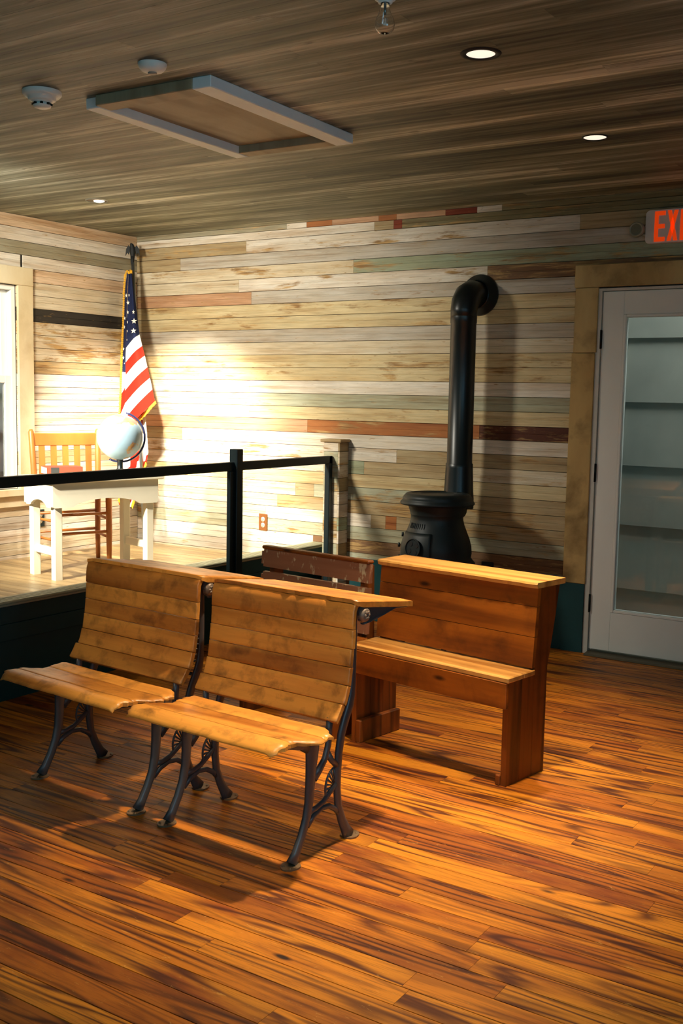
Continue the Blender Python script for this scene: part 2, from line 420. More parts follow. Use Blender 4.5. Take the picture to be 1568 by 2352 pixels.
# ------------------------------------------------------------------ the room shell
H = 2.571
P = dict(W='#e9e6dc', C='#e0d8c0', Y='#dacda4', T='#b8a884', G='#bcc2ac', S='#cbc8be', O='#b0713c', LO='#cda684', B='#87684a',
         DB='#5c2f18', OL='#8e8763', M='#a9b89f', DK='#33302a', P='#e4cdb0', GG='#a9a690', OT='#b88a50', RB='#8c3c1c')
ROW = .0853
E = [H, 2.535] + [2.48-ROW*k for k in range(0, 30)]
E = [e for e in E if e > .0]+[0.0]
rows = {
 0: [(1.35, 'GG', .3), (1.51, 'W', .1), (1.71, 'O', .2), (2.06, 'LO', .1), (2.19, 'O', .2), (2.53, 'LO', .1), (2.74, 'RB', .2), (2.90, 'W', .25), (9, 'OL', .35)],
 1: [(2.03, 'W', .1), (2.17, 'T', .2), (2.23, 'RB', .1), (9, 'OL', .45)],
 2: [(1.01, 'T', .5), (3.38, 'W', .42), (9, 'T', .2)],
 3: [(.42, 'T', .2), (9, 'S', .18)],
 4: [(1.88, 'C', .35), (9, 'M', .42)],
 5: [(.95, 'C', .25), (2.82, 'W', .42), (9, 'B', .6)],
 6: [(1.06, 'LO', .3), (9, 'S', .1)],
 7: [(9, 'Y', .42)], 8: [(9, 'Y', .35)], 9: [(9, 'S', .2)], 10: [(9, 'C', .12)], 11: [(9, 'Y', .42)], 12: [(9, 'Y', .48)],
 13: [(1.05, 'C', .25), (9, 'W', .12)], 14: [(.44, 'C', .25), (9, 'G', .2)], 15: [(1.05, 'W', .12), (9, 'Y', .3)],
 16: [(1.54, 'LO', .1), (2.80, 'O', .45), (9, 'DB', .5)], 17: [(.44, 'T', .25), (9, 'W', .2)],
 18: [(2.23, 'W', .42), (9, 'T', .3)], 19: [(1.74, 'W', .3), (1.99, 'M', .1), (2.6, 'T', .35), (9, 'C', .3)],
 20: [(9, 'Y', .25)], 21: [(1.45, 'C', .2), (1.6, 'T', .2), (2.6, 'G', .35), (9, 'T', .3)],
 22: [(.9, 'C', .3), (1.3, 'G', .2), (9, 'T', .6)], 23: [(1.2, 'S', .2), (2.05, 'W', .15), (2.16, 'T', .2), (2.24, 'O', .2), (9, 'T', .45)],
 24: [(9, 'G', .4)], 25: [(1.6, 'W', .25), (9, 'B', .5)], 26: [(1.3, 'S', .2), (9, 'G', .4)], 27: [(1.3, 'C', .2), (9, 'B', .4)],
}
def board(mb, x0, x1, z0, z1, axis='x', face=0.0, sgn=1, bead=True, dep=.007):
    """one beaded board; axis 'x' = back wall (face at y=face), axis 'y' = side wall (face at x=face)"""
    g = .0022; zm = (z0+z1)/2
    pr = [(dep, z0+.0007), (0, z0+g), (0, zm-.0020), (.0026, zm-.0008), (.0026, zm+.0008), (0, zm+.0020), (0, z1-g), (dep, z1-.0007)]
    if not bead or z1-z0 < .05: pr = [(dep, z0+.0002), (0, z0+g), (0, z1-g), (dep, z1-.0002)]
    if axis == 'x': mb.prism([(face+sgn*d, z) for d, z in pr], 'x', x0+.0006, x1-.0006)
    else: mb.prism([(face+sgn*d, z) for d, z in pr], 'y', x0+.0006, x1-.0006)
def tintof(key, wear):
    c = lin(P[key]); j = 1+random.uniform(-.05, .05)
    return (c[0]*j, c[1]*j, c[2]*j, wear)
DX0, DX1, DZ = 3.50, 4.47, 2.06          # door rough opening
mb = MB()
for k in range(len(E)-1):
    z1, z0 = E[k], E[k+1]
    segs = rows.get(k)
    if not segs: segs = [(random.uniform(.8, 1.6), random.choice('WCSG'), .25), (9, random.choice(['T', 'G', 'B', 'Y']), .4)]
    x = 0.0
    for xe, key, wear in segs:
        xe = min(xe, 6.6)
        mb.col = tintof(key, wear); mb.rnd = random.random()
        parts = [(x, xe)]
        if z0 < DZ+.01:
            q = []
            for a, b in parts:
                if a < DX0: q.append((a, min(b, DX0)))
                if b > DX1: q.append((max(a, DX1), b))
            parts = q
        for a, b in parts:
            if b-a > .01: board(mb, a, b, z0, z1)
        x = xe
mb.col = (.05, .05, .045, 0); mb.rnd = 0
mb.box(-.12, DX0, .0072, .13, 0, H+.05); mb.box(DX1, 6.72, .0072, .13, 0, H+.05); mb.box(DX0, DX1, .0072, .13, DZ, H+.05)
mb.build('wall_back', M['wall'], kind='structure')

# left wall: window opening y -2.0..-1.10, z .80..2.12
WY0, WY1, WZ0, WZ1 = -2.05, -1.11, .80, 2.122
LE = [H, 2.49]+[2.49-.0846*k for k in range(1, 7)]
LE = [H, 2.49, 2.405, 2.32, 2.237, 2.152, 2.067, 1.982]+[1.982-.0855*k for k in range(1, 24)]
LE = [e for e in LE if e > 0]+[0.0]
lrow = ['P', 'W', 'GG', 'W', 'P', 'C', 'C', 'DK', 'wood', 'wood', 'wood', 'T', 'W', 'S', 'W', 'C', 'W', 'W', 'T', 'C', 'W', 'W', 'C', 'S', 'W', 'C', 'W']
mb = MB()
for k in range(len(LE)-1):
    z1, z0 = LE[k], LE[k+1]; key = lrow[k] if k < len(lrow) else 'C'
    wear = .15
    if key == 'wood': key = 'C'; wear = .6
    if key == 'T': wear = .45
    mb.col = tintof(key, wear); mb.rnd = random.random()
    parts = [(-7.5, 0)]
    if k == 3:
        parts = [(-7.5, -1.072), (-1.05, 0)]
    if z1 > WZ0 and z0 < WZ1:
        parts = [(-7.5, WY0), (WY1, 0)]
    for a, b in parts: board(mb, a, b, z0, z1, 'y', 0.0, -1)
    if k == 0:
        pass
mb.col = (.05, .05, .045, 0)
mb.box(-.13, -.0072, -7.5, WY0, 0, H+.05); mb.box(-.13, -.0072, WY1, .13, 0, H+.05)
mb.box(-.13, -.0072, WY0, WY1, 0, WZ0); mb.box(-.13, -.0072, WY0, WY1, WZ1, H+.05)
mb.build('wall_left', M['wall'], kind='structure')

mb = MB()
for k in range(30):
    z0 = k*.0857; mb.col = tintof(random.choice('WCTSG'), .35); mb.rnd = random.random()
    for a, b in ([(-7.5, -5.2), (-4.0, 0)] if z0+.08 > .8 and z0 < 2.0 else [(-7.5, 0)]): board(mb, a, b, z0, min(H, z0+.0857), 'y', 6.6, 1)  # boards leave an opening added for the side fill
mb.box(6.6072, 6.72, -7.5, -5.2, 0, H+.05); mb.box(6.6072, 6.72, -4.0, .13, 0, H+.05)
mb.box(6.6072, 6.72, -5.2, -4.0, 0, .771); mb.box(6.6072, 6.72, -5.2, -4.0, 2.057, H+.05)
mb.build('wall_right', M['wall'], kind='structure')

mb = MB()
mb.box(6.575, 6.70, -5.27, -5.2, .72, 2.1, bev=.003); mb.box(6.575, 6.70, -4.0, -3.93, .72, 2.1, bev=.003); mb.box(6.575, 6.70, -5.1999, -4.0001, 2.03, 2.1, bev=.003); mb.box(6.565, 6.70, -5.1999, -4.0001, .72, .80, bev=.003)
mb.box(6.63, 6.66, -5.1999, -4.0001, 1.39, 1.43, bev=.003); mb.box(6.63, 6.66, -4.615, -4.585, .8001, 2.0299, bev=.003)
mb.build('added_window', M['winw'], kind='structure')  # unseen window, added to give the side fill a source
def planks(name, mat, x0, x1, y0, y1, z, wid, lo, hi, tints, down=False, thick=.02, seed=3, gap=.0016):
    rg = random.Random(seed); mb = MB()
    y = y0
    while y < y1-.001:
        ye = min(y+wid, y1); x = x0-rg.uniform(0, hi*.8)
        while x < x1:
            xe = x+rg.uniform(lo, hi)
            a, b = max(x, x0), min(xe, x1)
            if b > a+.002:
                tcol = rg.choice(tints); j = rg.uniform(.85, 1.12)
                mb.col = (tcol[0]*j, tcol[1]*j, tcol[2]*j, 1); mb.rnd = rg.random()
                s = -1 if down else 1
                pr = [(y+gap*.2, z-s*.004), (y+gap, z), (ye-gap, z), (ye-gap*.2, z-s*.004)]
                mb.prism(pr, 'x', a+.0004, b-.0004)
            x = xe
        y = ye
    mb.col = (.12, .1, .08, 1)
    if down: mb.box(x0, x1, y0, y1, z+.004, z+thick)
    else: mb.box(x0, x1, y0, y1, z-thick, z-.0035)
    return mb.build(name, mat, kind='structure')
w1 = (1, 1, 1)
planks('floor', M['floor'], -.13, 6.7, -7.5, .13, 0, .0815, .35, 1.7, [w1, (1.06, 1.1, 1.1), (.86, .78, .72), (.95, .88, .78), (1.1, 1.14, 1.16), (.68, .56, .5), (1.0, .94, .88), (1.05, 1.05, 1.05)], thick=.1)
planks('ceiling', M['ceil'], -.13, 6.7, -7.5, .13, H, .085, 1.2, 4.0, [w1, (1.06, 1.06, 1.06), (.88, .88, .86), (1.2, 1.2, 1.16), (.78, .78, .75), (.95, .95, .92)], True, .1, 11, .0006)
# stage deck between the walls and the low kerb
planks('floor_stage', M['deck'], .0, 1.66, -4.2, .0, .335, .083, .7, 2.0, [w1, (1.1, 1.08, 1.05), (.9, .88, .84)], seed=5, thick=.06)
# low kerb in front of the stage with its grooved cap, and the dark riser boards
mb = MB(); mb.col = (1, 1, 1, 1)
mb.box(1.62, 1.672, -4.2, -.001, .0, .452)
mb.build('trim_1', M['teal'], kind='structure')
mb = MB(); mb.box(1.672, 1.69, -4.2, -.001, .366, .452, bev=.002); mb.box(1.672, 1.69, -4.2, -.001, .286, .3645, bev=.002)
mb.build('trim_2', M['teal'], kind='structure')
mb = MB()
pr = [(1.60, .452)]
x = 1.60
pr += [(1.60, .475)]
for k in range(3):
    x = 1.632+k*.024
    pr += [(x, .476), (x+.001, .468), (x+.005, .468), (x+.006, .476)]
pr += [(1.704, .476), (1.71, .471), (1.71, .466), (1.706, .464), (1.71, .462), (1.71, .456), (1.706, .452)]
mb.prism(pr, 'y', -4.2, -.001)
mb.rnd = .3
mb.build('trim_3', plain('kerb_cap_paint', '#a9a88a', .45, 0, .4, .1, 12), kind='structure')
# dark board at the foot of the back wall
mb = MB(); mb.box(1.90, 3.497, -.014, -.0005, 0, .40, bev=.003)
mb.build('baseboard_back', M['teal'], kind='structure')

# stub of low wall, board clad, beside the kerb end
mb = MB(); rg = random.Random(4)
for k in range(14):
    z0 = k*.0853-.02; z1 = z0+.0853; z0 = max(z0, 0)
    key = rg.choice(['C', 'T', 'W', 'S', 'T', 'G', 'C']);
    mb.col = tintof(key, rg.uniform(.2, .6)); mb.rnd = rg.random()
    mb.box(1.745, 1.858, -.105, -.001, z0+.001, min(z1, 1.148)-.001, bev=.002)
    mb.col = tintof(rg.choice(['C', 'T', 'W', 'S', 'M', 'G']), rg.uniform(.2, .6)); mb.rnd = rg.random()
    mb.box(1.858, 1.872, -.108, -.001, z0+.001, min(z1, 1.148)-.001, bev=.002)
mb.col = tintof('T', .3); mb.box(1.725, 1.885, -.118, -.001, 1.148, 1.168, bev=.004)
mb.build('trim_4', M['wall'], kind='structure')

# ------------------------------------------------------------------ window on the left wall
win = thing('window_1', (0, -1.56, .8), kind='structure')
def wp(mb, name, mat): return mb.build(name, mat, win, loc=(0, 1.56, -.8))
mb = MB(); mb.col = (1.25, 1.25, 1.25, 1)
mb.box(.0, .022, -2.19, -.985, 2.122, 2.238, bev=.003)
mb.box(.0, .020, WY1, -.985, .80, 2.121, bev=.003); mb.box(.0, .020, -2.19, WY0, .80, 2.121, bev=.003)
mb.box(0, .04, -2.2, -.975, .752, .80, bev=.004); mb.box(0, .018, -2.17, -1.0, .68, .752, bev=.003)
wp(mb, 'casing', wood_mat('window_casing_wood', '#d8c9a6', '#c2a878', (5, 5, 1.6), .6, .8, '#a5834a', .45, .3, 5.0, False, .1))
mb = MB()
a, b, c, d = WY0+.003, WY1-.003, WZ0+.003, WZ1-.003
mb.box(-.11, -.01, a, a+.03, c, d); mb.box(-.11, -.01, b-.03, b, c, d); mb.box(-.11, -.01, a+.03, b-.03, d-.03, d); mb.box(-.11, -.01, a+.03, b-.03, c, c+.03)
zm = 1.50
for z0, z1, xx in ((zm, d-.03, -.085), (c+.03, zm+.04, -.05)):
    mb.box(xx, xx+.03, a+.03, a+.08, z0, z1, bev=.003); mb.box(xx, xx+.03, b-.08, b-.03, z0, z1, bev=.003)
    mb.box(xx, xx+.03, a+.08, b-.08, z1-.05, z1, bev=.003); mb.box(xx, xx+.03, a+.08, b-.08, z0, z0+.045, bev=.003)
    mb.box(xx+.005, xx+.025, (a+b)/2-.012, (a+b)/2+.012, z0+.045, z1-.05)
wp(mb, 'sash', M['winw'])
mb = MB(); mb.box(-.072, -.068, a+.075, b-.075, zm+.04, d-.075); mb.box(-.037, -.033, a+.075, b-.075, c+.07, zm-.005)
wp(mb, 'pane', M['glass'])
# white board added outside, lit so that the panes look bright
mb = MB()
for k in range(9): mb.prism([(-.62, .3+k*.28), (-.60, .3+k*.28), (-.62, .58+k*.28)], 'y', -4.0, .8)
mb.box(-.75, -.62, -4.0, .8, 0, 3)
mb.build('lit_board_outside', plain('outside_white_paint', '#e8e9e4', .8), kind='structure')

# ------------------------------------------------------------------ door
mb = MB(); mb.col = (.95, .92, .85, 1)
mb.rnd = .2; mb.box(3.372, 4.62, -.024, -.0005, 2.072, 2.196, bev=.003)
mb.rnd = .7; mb.box(3.378, 3.512, -.022, -.0005, 1.712, 2.070, bev=.003)
mb.col = (.82, .72, .58, 1); mb.rnd = .5; mb.box(3.370, 3.506, -.022, -.0005, .40, 1.709, bev=.003)
mb.col = (.95, .92, .85, 1)
mb.rnd = .9; mb.box(4.475, 4.61, -.022, -.0005, 0, 2.070, bev=.003)
mb.build('trim_5', M['trimw'], kind='structure')
mb = MB(); mb.box(3.375, 3.5, -.02, -.0145, 0, .399)
mb.build('trim_6', M['teal'], kind='structure')
mb = MB(); mb.box(3.502, 3.531, -.012, .11, 0, 2.064); mb.box(4.449, 4.468, -.012, .11, 0, 2.064); mb.box(3.531, 4.449, -.012, .11, 2.05, 2.064)
mb.build('trim_7', plain('door_jamb_paint', '#c5c2b6', .5), kind='structure')
mb = MB(); mb.prism([(-.075, .002), (-.06, .010), (-.01, .014), (.11, .014), (.11, .002)], 'x', 3.532, 4.448)
mb.build('trim_8', plain('threshold_metal', '#6d6450', .45, .5), kind='structure')
door = thing('door_1', (3.534, 0, .016), kind='structure')
DL = (-3.534, 0, -.016)
mb = MB(); X0, X1, Z0, Z1 = 3.534, 4.446, .028, 2.046; gx0, gx1, gz0, gz1 = 3.655, 4.325, .252, 1.92
mb.box(X0, gx0, .0, .042, Z0, Z1, bev=.002); mb.box(gx1, X1, .0, .042, Z0, Z1, bev=.002)
mb.box(gx0, gx1, .0, .042, Z0, gz0, bev=.002); mb.box(gx0, gx1, .0, .042, gz1, Z1, bev=.002)
mb.build('door_panel', M['doorp'], door, loc=DL)
mb = MB(); e = .016
for a in ((gx0, gx0+e, gz0, gz1), (gx1-e, gx1, gz0, gz1), (gx0+e, gx1-e, gz0, gz0+e), (gx0+e, gx1-e, gz1-e, gz1)):
    mb.box(a[0], a[1], -.004, .046, a[2], a[3], bev=.003)
mb.build('glazing_bead', M['doorp'], door, loc=DL)
mb = MB(); mb.box(gx0+.012, gx1-.012, .018, .024, gz0+.012, gz1-.012)
mb.build('pane', M['glass'], door, loc=DL)
for z in (1.735, .99, .243):
    mb = MB(); mb.box(3.518, 3.538, -.006, .001, z, z+.10); mb.tube([(3.532, -.008, z-.002), (3.532, -.008, z+.102)], .006, 10)
    mb.build('hinge', M['hinge'], door, loc=DL)
mb = MB(); mb.lathe([(0, 0), (.026, 0), (.026, .006), (.01, .01), (.01, .04), (.024, .045), (.028, .06), (.02, .07), (0, .072)], (4.385, -.002, .98), ax='y', seg=20)
mb.build('door_knob', M['metal'], door, loc=DL)
# clapboard wall outside the door
mb = MB(); ed = [-.12, .25, .66, 1.04, 1.44, 1.84, 2.24, 2.64, 3.04]
for k in range(len(ed)-1):
    z0, z1 = ed[k], ed[k+1]
    mb.prism([(.84, z0), (.865, z1+.02), (.90, z1+.02), (.90, z0)], 'x', 3.395+random.uniform(0, .006), 6.0)
mb.box(3.33, 3.395, .835, .95, -.12, 3.1, bev=.004); mb.box(3.2, 6.0, .90, 1.0, -.12, 3.1)
mb.build('wall_outside_back', M['sidingm'], kind='structure')
mb = MB(); mb.box(2.4, 6.6, .131, 1.0, -.15, -.02)
mb.build('floor_outside', plain('porch_boards', '#8a8a7c', .8), kind='structure')

# ------------------------------------------------------------------ guard rail
rail = thing('guard_railing', (1.80, -1.08, 0), label='black steel guard railing standing along the stage edge', cat='railing')
RL = (-1.80, 1.08, 0)
mb = MB(); mb.box(1.785, 1.822, -4.0, -.112, 1.012, 1.062, bev=.003); mb.build('rail', M['black'], rail, loc=RL)
mb = MB(); mb.box(1.785, 1.841, -1.115, -1.058, .004, 1.135, bev=.003); mb.box(1.80, 1.826, -1.155, -1.115, .004, 1.012, bev=.002); mb.box(1.75, 1.88, -1.19, -1.02, 0, .006, bev=.001)
mb.build('post', M['black'], rail, loc=RL)
mb = MB(); mb.box(1.785, 1.822, -.150, -.113, .004, 1.0615, bev=.003); mb.box(1.76, 1.85, -.19, -.109, 0, .006, bev=.001)
mb.build('post', M['black'], rail, loc=RL)
mb = MB(); mb.box(1.785, 1.841, -3.3, -3.243, .004, 1.135, bev=.003); mb.box(1.75, 1.88, -3.35, -3.2, 0, .006)
mb.build('post', M['black'], rail, loc=RL)

# ------------------------------------------------------------------ school desks
def school_desk(loc, rot, label, seed):
    rg = random.Random(seed)
    root = thing('school_desk', loc, rot, label, 'school desk')
    # ---- seat: three contoured boards with worn ends
    def lb(y): # left bound
        pts = [(-.335, -.315), (-.30, -.335), (-.25, -.33), (-.20, -.315), (-.16, -.285), (-.12, -.285), (-.085, -.275)]
        return interp(pts, y)
    def rb(y):
        pts = [(-.335, .305), (-.30, .315), (-.25, .318), (-.21, .335), (-.16, .362), (-.12, .36), (-.085, .325)]
        return interp(pts, y)
    def interp(p, y):
        if y <= p[0][0]: return p[0][1]
        for (a, b), (c, d) in zip(p, p[1:]):
            if y <= c: return b+(d-b)*(y-a)/(c-a)
        return p[-1][1]
    mb = MB()
    jl = [rg.uniform(-.008, .008) for _ in range(60)]; jr = [rg.uniform(-.012, .012) for _ in range(60)]
    bounds = [(-.335, -.262), (-.2610, -.150), (-.1490, -.085)]
    for bi, (y0, y1) in enumerate(bounds):
        mb.col = (1.3, 1.32, 1.28, 1) if bi != 1 else (1.15, 1.13, 1.06, 1)
        mb.rnd = rg.random()
        def topz(u, y):
            z = .422-.010*math.exp(-((y+.17)/.06)**2)
            if y < -.29: z -= (( -.29-y)/.045)**2*.022
            z -= .002*math.exp(-((u-.3)/.14)**2)+.002*math.exp(-((u-.7)/.14)**2)
            return z
        def fn(u, v, off=0.0, bot=False):
            y = y0+(y1-y0)*v; ji = int((y+.34)*180) % 60
            a = lb(y)+jl[ji]; b = rb(y)+jr[ji]
            x = a+(b-a)*u
            z = topz(u, y)
            endr = min(u, 1-u)*.64
            if endr < .014: z -= (1-endr/.014)**2*.007
            yy = y
            if bi == 0 and v < .2: yy += rg.uniform(-.0012, .0012)
            if bot: z = .400 if y > -.31 else .395
            return (x, yy, z)
        NU, NV = 36, 8
        top = [[fn(i/NU, j/NV) for i in range(NU+1)] for j in range(NV+1)]
        bt = [[(top[j][i][0], top[j][i][1], min(.402, top[j][i][2]-.004)) for i in range(NU+1)] for j in range(NV+1)]
        n1 = mb.add([p for r_ in top for p in r_]); n2 = mb.add([p for r_ in bt for p in r_])
        W_ = NU+1
        for j in range(NV):
            for i in range(NU):
                a = j*W_+i
                mb.face([n1+a, n1+a+1, n1+a+W_+1, n1+a+W_], 0, True); mb.face([n2+a, n2+a+W_, n2+a+W_+1, n2+a+1], 0, False)
        for i in range(NU):
            mb.face([n1+i, n2+i, n2+i+1, n1+i+1], 0); q = NV*W_+i; mb.face([n1+q, n1+q+1, n2+q+1, n2+q], 0)
        for j in range(NV):
            q = j*W_; mb.face([n1+q, n1+q+W_, n2+q+W_, n2+q], 0); q = j*W_+NU; mb.face([n1+q, n2+q, n2+q+W_, n1+q+W_], 0)
    mb.build('seat', M['desk'], root)
    # ---- backrest slats
    prof = [(-.030, .425), (-.005, .455), (.016, .487), (.032, .53), (.041, .58), (.047, .63), (.051, .68), (.052, .73), (.056, .765), (.066, .785), (.080, .792)]
    L = [0]
    for a, b in zip(prof, prof[1:]): L.append(L[-1]+math.hypot(b[0]-a[0], b[1]-a[1]))
    def pt(s):
        s = max(0, min(s, L[-1]-1e-6))
        for i in range(len(L)-1):
            if s <= L[i+1]:
                f = (s-L[i])/(L[i+1]-L[i]); a, b = prof[i], prof[i+1]
                return (a[0]+(b[0]-a[0])*f, a[1]+(b[1]-a[1])*f, b[0]-a[0], b[1]-a[1])
    nsl = 6; tot = L[-1]; cuts = [0, .062, .122, .180, .238, .300, tot]
    for k in range(nsl):
        s0, s1 = cuts[k]+.0009, cuts[k+1]-.0009
        mb = MB(); j = rg.uniform(.88, 1.1); mb.col = (j, j*.98, j*.95, 1); mb.rnd = rg.random()
        x0 = -.306+rg.uniform(-.002, .002)-(.004 if k < 1 else 0); x1 = .306+rg.uniform(-.002, .002)
        n_ = 7; pf = []; pb = []
        sl_ = [s0, s0+.0018]+[s0+(s1-s0)*q/5 for q in range(1, 5)]+[s1-.0018, s1]
        for q in range(n_+1):
            s = sl_[q]; y, z, dy, dz = pt(s); l_ = math.hypot(dy, dz); ny, nz = -dz/l_, dy/l_
            ed = .0018 if q in (0, n_) else 0
            pf.append((y-ny*ed*1.0, z-nz*ed)); pb.append((y-ny*.016, z-nz*.016))
        poly = pf+pb[::-1]
        # rounded ends: three sections
        secs = [(x0, .82), (x0+.006, 1)] + [(x0+(x1-x0)*t/10, 1) for t in range(1, 10)] + [(x1-.006, 1), (x1, .82)]
        rings = []
        cy = sum(p[0] for p in poly)/len(poly); cz = sum(p[1] for p in poly)/len(poly)
        for xx, sc in secs:
            sag = -.004*(1-((xx)/.31)**2)
            rings.append(mb.add([(xx, cy+(p[0]-cy)*(sc if i <= n_ else 1)+0, cz+(p[1]-cz)) if sc != 1 else (xx, p[0], p[1]) for i, p in enumerate(poly)]))
        K = len(poly)
        for a, b in zip(rings, rings[1:]):
            for q in range(K): mb.face([a+q, a+(q+1) % K, b+(q+1) % K, b+q], 0, 0 < q < n_-1)
        mb.face([rings[0]+q for q in range(K)][::-1]); mb.face([rings[-1]+q for q in range(K)])
        mb.build('backrest_slat', M['desk'], root)
    # ---- sloping desktop behind
    mb = MB(); mb.col = (1.12, 1.1, 1.08, 1); mb.rnd = rg.random()
    top = []
    nx, ny = 24, 10
    def dt(u, v):
        y = .066+(.405-.066)*v; x = -.312+.624*u
        if v > .9 and (u < .03 or u > .97): y -= .008
        if v < .02: y += rg.uniform(-.003, .006)
        if u < .01: x += rg.uniform(-.002, .005)
        if u > .99: x += rg.uniform(-.004, .002)
        z = .800-.135*(y-.066)
        if .12 < v < .2 and .12 < u < .88: z -= .004
        e_ = min(u, 1-u)*.624; ev = (1-v)*.34
        if min(e_, ev) < .008: z -= .005
        return (x, y, z)
    tp = [[dt(i/nx, j/ny) for i in range(nx+1)] for j in range(ny+1)]
    n1 = mb.add([p for r_ in tp for p in r_]); n2 = mb.add([(p[0], p[1], p[2]-.018 if 0 < j else p[2]-.012) for j, r_ in enumerate(tp) for p in r_])
    W_ = nx+1
    for j in range(ny):
        for i in range(nx):
            a = j*W_+i; mb.face([n1+a, n1+a+1, n1+a+W_+1, n1+a+W_], 0, True); mb.face([n2+a, n2+a+W_, n2+a+W_+1, n2+a+1], 0)
    for i in range(nx): mb.face([n1+i, n2+i, n2+i+1, n1+i+1]); q = ny*W_+i; mb.face([n1+q, n1+q+1, n2+q+1, n2+q])
    for j in range(ny): q = j*W_; mb.face([n1+q, n1+q+W_, n2+q+W_, n2+q]); q += nx; mb.face([n1+q, n2+q, n2+q+W_, n1+q+W_])
    mb.build('desktop', M['desk'], root)
    # ---- cast iron frames
    for sx in (-1, 1):
        X = .268*sx; fl = (1, 0, 0); mb = MB()
        def T(pts, rad, sg=12): mb.tube([(X, a, b) for a, b in pts], rad, sg, fl)
        # front leg, broad at the top
        T([(-.105, .398), (-.102, .375), (-.100, .34), (-.104, .29), (-.108, .235), (-.113, .18), (-.125, .13), (-.148, .08), (-.175, .035), (-.195, .008)],
          [(.010, .050), (.011, .040), (.011, .031), (.011, .025), (.011, .021), (.011, .019), (.011, .018), (.011, .017), (.012, .018), (.014, .024)])
        # seat bracket
        T([(-.275, .392), (-.22, .388), (-.16, .378), (-.12, .36)], [(.008, .006), (.009, .010), (.009, .017), (.009, .022)])
        T([(-.14, .390), (-.07, .392), (-.03, .392)], [(.009, .009)]*3)
        # rear stile
        T([(.105, .775), (.108, .74), (.110, .68), (.110, .60), (.108, .53), (.104, .48), (.094, .445), (.072, .405), (.052, .36), (.040, .30), (.034, .24), (.034, .18), (.042, .12), (.062, .07), (.085, .03), (.102, .006)],
          [(.010, .012), (.010, .013), (.010, .013), (.010, .013), (.010, .014), (.010, .017), (.010, .020), (.010, .019), (.010, .018), (.010, .017), (.010, .017), (.010, .016), (.010, .016), (.011, .017), (.012, .020), (.014, .026)])
        # strap behind the slats
        T([(-.008, .430), (.018, .455), (.037, .49), (.050, .54), (.061, .60), (.067, .66), (.070, .72), (.078, .765)], [(.007, .007)]*8)
        # ladder pattern between strap and stile
        for z in (.485, .505, .525, .545, .565, .585): T([(.048+(z-.49)*.16, z), (.106, z-.004)], [(.004, .004)]*2, 6)
        T([(.06, .60), (.08, .64), (.105, .66)], [(.004, .005)]*3, 6)
        # branch from the seat to the legs
        T([(-.012, .432), (-.014, .39), (-.018, .34), (-.034, .30), (-.062, .272), (-.090, .250)], [(.009, .013), (.009, .013), (.009, .013), (.009, .013), (.010, .014), (.010, .016)])
        T([(-.022, .315), (.002, .285), (.030, .262)], [(.009, .012), (.009, .010), (.009, .012)])
        # crossing braces
        T([(-.115, .150), (-.08, .150), (-.04, .160), (-.005, .182), (.030, .205)], [(.008, .011), (.008, .009), (.008, .009), (.008, .010), (.008, .010)])
        T([(-.120, .105), (-.09, .128), (-.05, .142), (-.01, .138), (.025, .118), (.045, .100)], [(.008, .010), (.008, .009), (.008, .009), (.008, .009), (.008, .010), (.008, .012)])
        # fan rosette
        cx_, cz_ = .024, .196; rr = .062
        arc = [(cx_+rr*math.cos(a)*.85, cz_+rr*math.sin(a)) for a in [R(95+q*11) for q in range(11)]]
        T(arc, [(.004, .004)]*11, 6)
        for q in range(7):
            a = R(100+q*16); T([(cx_+.012*math.cos(a), cz_+.012*math.sin(a)), (cx_+rr*.85*math.cos(a), cz_+rr*math.sin(a))], [(.003, .0022), (.004, .004)], 6)
        mb.build('side_frame', M['iron'], root, label='cast iron side frame with fan ornament')
        # foot plates
        for (fy, s_) in ((-.195, -1), (.105, 1)):
            mb = MB(); pts = []
            for q in range(16):
                a = 2*math.pi*q/16; ry = .042 if math.sin(a)*s_ > 0 else .028
                pts.append((X+.026*math.cos(a)*(1.15 if abs(math.cos(a)) > .7 else 1), fy+ry*math.sin(a)))
            mb.prism(pts, 'z', .0002, .0055)
            for bx in (-.014, .014): mb.lathe([(0, .0085), (.0035, .0085), (.005, .0055)], (X+bx, fy+s_*.024, 0), 8)
            mb.build('foot_plate', M['plate'], root, label='bare metal foot plate screwed to the floor')
        # desktop bracket with round boss
        mb = MB(); xx = sx*.296
        top_ = lambda y: .800-.135*(y-.066)-.0185
        poly = [(.098, .775), (.09, .755), (.098, .728), (.118, .716), (.15, .718), (.22, .728), (.30, .742), (.372, top_(.372)-.006), (.372, top_(.372)), (.20, top_(.20)), (.13, top_(.13))]
        mb.prism(poly, 'x', xx-.005, xx+.005)
        mb.tube([(xx, .37, top_(.37)-.006), (xx, .30, .741), (xx, .22, .727), (xx, .15, .717), (xx, .118, .715)], [(.009, .004)]*5, 8, fl)
        mb.build('desktop_bracket', M['iron'], root)
        mb = MB(); s_ = sx
        pr_ = [(.0, .012), (.016, .011), (.021, .008), (.024, .0), (.024, -.012)]
        mb.lathe([(r_, h*s_) for r_, h in pr_], (sx*.304, .117, .745), 24, ax='x')
        for q in range(6):
            a = q*math.pi/3; mb.lathe([(0, .0155*s_), (.0045, .013*s_), (.006, .009*s_)], (sx*.304, .117+.010*math.cos(a), .745+.010*math.sin(a)), 8, ax='x')
        mb.build('pivot_boss', plain('boss_iron', '#7c6a5c', .45, .3), root, label='round rosette cast pivot boss')
    mb = MB(); mb.tube([(-.268, .085, .43), (.268, .085, .43)], .007, 10); mb.build('tie_rod', M['iron'], root)
    return root
school_desk((3.545, -3.068, 0), R(-3.2), 'nearer right school desk with slatted back, sloping top and cast iron legs', 21)
